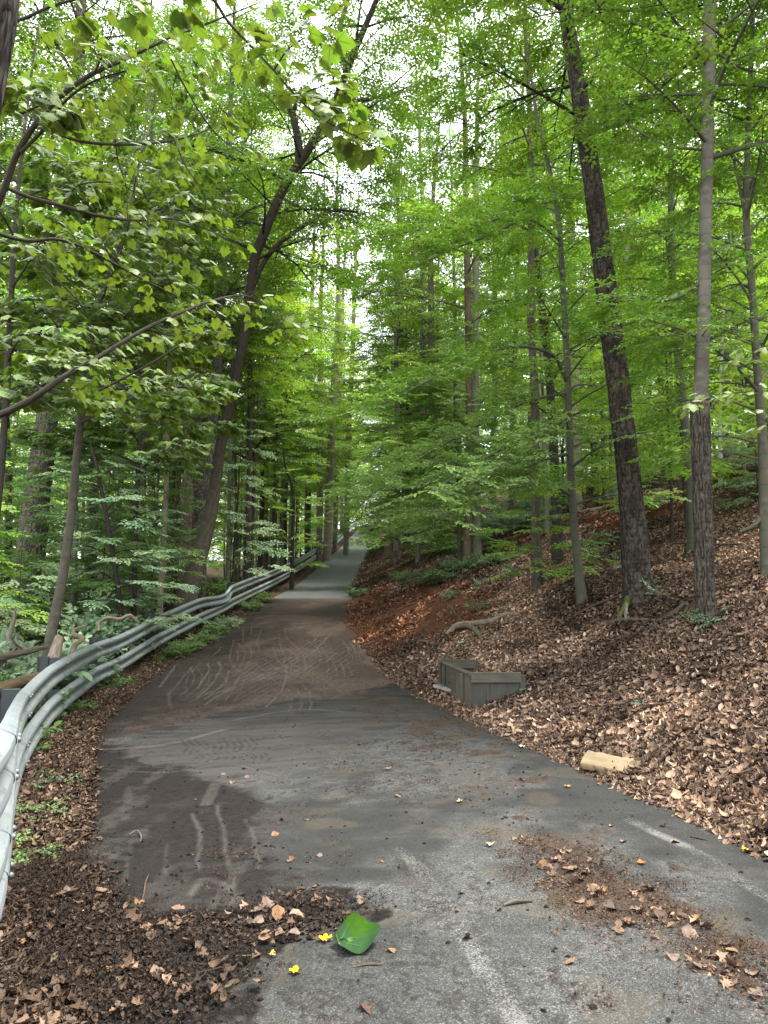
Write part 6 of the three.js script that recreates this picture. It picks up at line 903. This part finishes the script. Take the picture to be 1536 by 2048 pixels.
// ---------------------------------------------------------------- shrubs and small plants
function shrub(px, py, D, h, r, n, tone, label, o = {}) {
  const R = rng(Math.round(px * 13 + py)), X = D ? (px - 768) / FOCAL * D : null, b = D ? onGround(X, D) : groundHit(px, py).p, t = thing(o.name ?? 'shrub', label, o.category ?? 'shrub', b, o.group), stems = [], sp = [];
  for (let i = 0; i < n; i++) {
    const a = i * 2.4 + R(), d = r * Math.sqrt((i + 0.5) / n), L = h * (0.6 + R() * 0.55) * (1 - 0.35 * d / r), e = V(Math.cos(a) * d, L, Math.sin(a) * d), s0 = V(Math.cos(a) * d * 0.25, -0.1, Math.sin(a) * d * 0.25), m = s0.clone().lerp(e, 0.55).add(V(0, h * 0.12, 0));
    stems.push(bare(tube([s0, m, e], [0.009, 0.007, 0.003].map((q) => q * (o.thick ?? 1)), 4, {})));
    for (let j = 0; j < (o.per ?? 7); j++) { const u = 0.25 + 0.75 * (j + R()) / (o.per ?? 7), p = u < 0.55 ? s0.clone().lerp(m, u / 0.55) : m.clone().lerp(e, (u - 0.55) / 0.45), k = 0.7 + R() * 0.6, s = (o.scale ?? 1) * (0.7 + R() * 0.6); sp.push({ m: new THREE.Matrix4().compose(p, new THREE.Quaternion().setFromEuler(new THREE.Euler((R() - 0.5) * 1.2, R() * 6.283, 0.25 + (R() - 0.6) * 0.9, 'YZX')), V(s, s, s)), c: new THREE.Color(tone[0] * k, tone[1] * k, tone[2] * k) }); }
  }
  const g = mergeGeometries(stems), c = g.attributes.color; for (let i = 0; i < c.count; i++) c.setXYZ(i, 0.2, 0.16, 0.11); part('stems', g, scaly, t, 'stuff'); hang(t, sp, o.kind ?? 'shrub', leafMat, 'foliage'); return t;
}
const mint = [0.28, 0.4, 0.24], fresh = [0.1, 0.2, 0.035];
shrub(62, 0, 12.6, 1.15, 0.8, 26, mint, 'pale green shrub at the foot of the thick trunk at the far left', { scale: 1.6 });
shrub(-20, 0, 11.8, 0.9, 0.8, 22, mint, 'pale green shrub cut by the left edge above the dark bare branch', { scale: 1.5 });
shrub(205, 0, 17, 1.35, 0.9, 30, mint, 'broad pale green shrub under the pale bent dead branch behind the guardrail', { scale: 1.6 });
shrub(150, 0, 14.8, 0.95, 0.7, 20, mint, 'pale green shrub just right of the foot of the slim grey maple', { scale: 1.5 });
shrub(28, 0, 10.6, 0.75, 0.6, 20, fresh, 'dark green leafy shrub above the propped mossy log at the left');
shrub(10, 0, 8.8, 0.6, 0.5, 16, fresh, 'green shrub below the propped mossy log, behind the near guardrail');
shrub(300, 0, 20.5, 1.2, 0.7, 18, [0.2, 0.3, 0.15], 'shrub with pale leaf tips at the foot of the tan pole');
shrub(450, 0, 27.5, 1.3, 0.9, 18, fresh, 'green shrub by the foot of the long leaning trunk');
for (const [px, py, h, n, tone, label] of [
  [372, 1302, 0.24, 14, fresh, 'low green plant under the guardrail nearest the end of the leaf strip'], [402, 1287, 0.25, 16, [0.13, 0.24, 0.06], 'low green plant with round leaves under the middle of the near guardrail'], [432, 1267, 0.25, 16, fresh, 'leafy clump under the guardrail before the dent'], [455, 1252, 0.24, 14, mint, 'pale leafy clump under the guardrail below the dent'],
  [345, 1315, 0.28, 12, fresh, 'small green clump by the second guardrail post'], [500, 1222, 0.4, 14, fresh, 'green clump under the guardrail just past the dent'], [528, 1205, 0.45, 14, fresh, 'green clump under the guardrail beyond the dent by the broken stake'], [228, 1375, 0.16, 8, fresh, 'small plant at the foot of the guardrail post near the brown leaves'],
  [150, 1425, 0.18, 7, fresh, 'small dark green plant beside the bend of the guardrail'], [58, 1640, 0.16, 9, [0.12, 0.22, 0.05], 'feathery green weed beside the near guardrail'], [100, 1575, 0.12, 6, [0.13, 0.22, 0.08], 'grey green weed on the leaves beside the near guardrail'], [40, 1725, 0.1, 5, [0.12, 0.23, 0.05], 'tiny green weed at the near left by the guardrail'],
]) shrub(px, py, null, h, 0.3, n, tone, label, { name: 'plant', category: 'plant', kind: 'small', scale: py > 1500 ? 0.42 : 0.85, per: 4, thick: 0.5 });
shrub(985, 1060, null, 0.9, 1.1, 26, [0.26, 0.36, 0.2], 'pale leafy bush in the green patch right of the smooth grey trunk', { scale: 1.2 });
shrub(1040, 1062, null, 1.0, 1.2, 26, [0.24, 0.34, 0.2], 'pale leafy bush left of the crooked dark trunk on the slope', { scale: 1.2 });
shrub(1075, 1040, null, 1.0, 1.2, 22, [0.16, 0.26, 0.08], 'green bush behind the crooked dark trunk', { scale: 1.2 });
shrub(905, 1112, null, 0.9, 0.9, 22, [0.12, 0.24, 0.03], 'bright green bush in front of the black rotten stump', { scale: 1.1 });
shrub(930, 1140, null, 0.4, 0.9, 22, [0.2, 0.3, 0.13], 'low pale green plants at the foot of the smooth grey trunk');
shrub(870, 1165, null, 0.4, 0.9, 22, [0.13, 0.21, 0.06], 'low green plants on the bank left of the smooth grey trunk');
shrub(815, 1162, null, 0.3, 0.7, 14, [0.14, 0.22, 0.06], 'low green plants along the bank above the bare red earth');
shrub(1000, 1130, null, 0.35, 0.6, 12, [0.11, 0.2, 0.05], 'clump of green blades in front of the crooked dark trunk');
shrub(748, 1105, null, 0.7, 0.6, 12, [0.14, 0.25, 0.05], 'leafy plant at the right road edge where the hanging leaves begin');
shrub(720, 1192, null, 0.28, 0.5, 8, [0.1, 0.17, 0.05], 'low dark plant at the road edge where the mud ends');
for (const [px, py, h, label] of [[1025, 1150, 0.3, 'small seedling on the leaves below the green patch'], [1085, 1165, 0.35, 'small seedling left of the slim beech foot'], [965, 1178, 0.3, 'small seedling on the bank above the crooked fallen branch'], [1195, 1120, 0.45, 'seedling with flat pale leaves left of the big dark trunk'], [1262, 1165, 1.0, 'thin sapling sprig before the foot of the big dark trunk'], [1165, 1100, 0.4, 'seedling on the slope behind the slim beech'], [1310, 1200, 0.3, 'broad leaved seedling at the right side of the big dark trunk foot'], [1420, 1250, 0.25, 'seedling at the foot of the pale straight beech'], [905, 1195, 0.25, 'tiny seedling at the top of the bare red earth'], [1120, 1055, 0.5, 'seedling behind the crooked dark trunk on the leaf slope'], [1215, 1090, 0.5, 'seedling on the leaf slope beside the big dark trunk'], [960, 1220, 0.22, 'tiny green seedling on the leaves right of the red earth']])
  shrub(px, py, null, h, 0.25, 5, [0.13, 0.24, 0.1], label, { name: 'seedling', category: 'plant', kind: 'small', per: 3, thick: 0.4, scale: 0.8 });
{ // a dead sprig caught in the green over the road
  const p = at(835, 462, 17.5), R = rng(66), t = thing('dead_sprig', 'brown bunch of dead leaves hanging in the green foliage above the road', 'dead sprig', p), sp = [];
  part('stem', limbTube([V(0.25, 0.25, 0), V(0.05, 0.05, 0.02), V(-0.05, -0.4, 0), V(0.02, -0.75, 0.02)], [0.012, 0.01, 0.007, 0.003], 14, 5, { colors: () => dusk }), scaly, t);
  for (let i = 0; i < 16; i++) sp.push({ m: turned((R() - 0.5) * 0.25, 0.05 - R() * 0.75, (R() - 0.5) * 0.25, (R() - 0.5) * 1.5, R() * 6.28, -1.2 + (R() - 0.5) * 0.8, 0.7), c: new THREE.Color(0.13, 0.075, 0.04).multiplyScalar(0.7 + R() * 0.7) });
  hang(t, sp, 'shrub', leafMat, 'dead_leaves');
}
scene.updateMatrixWorld(true);
renderer.render(scene, camera);
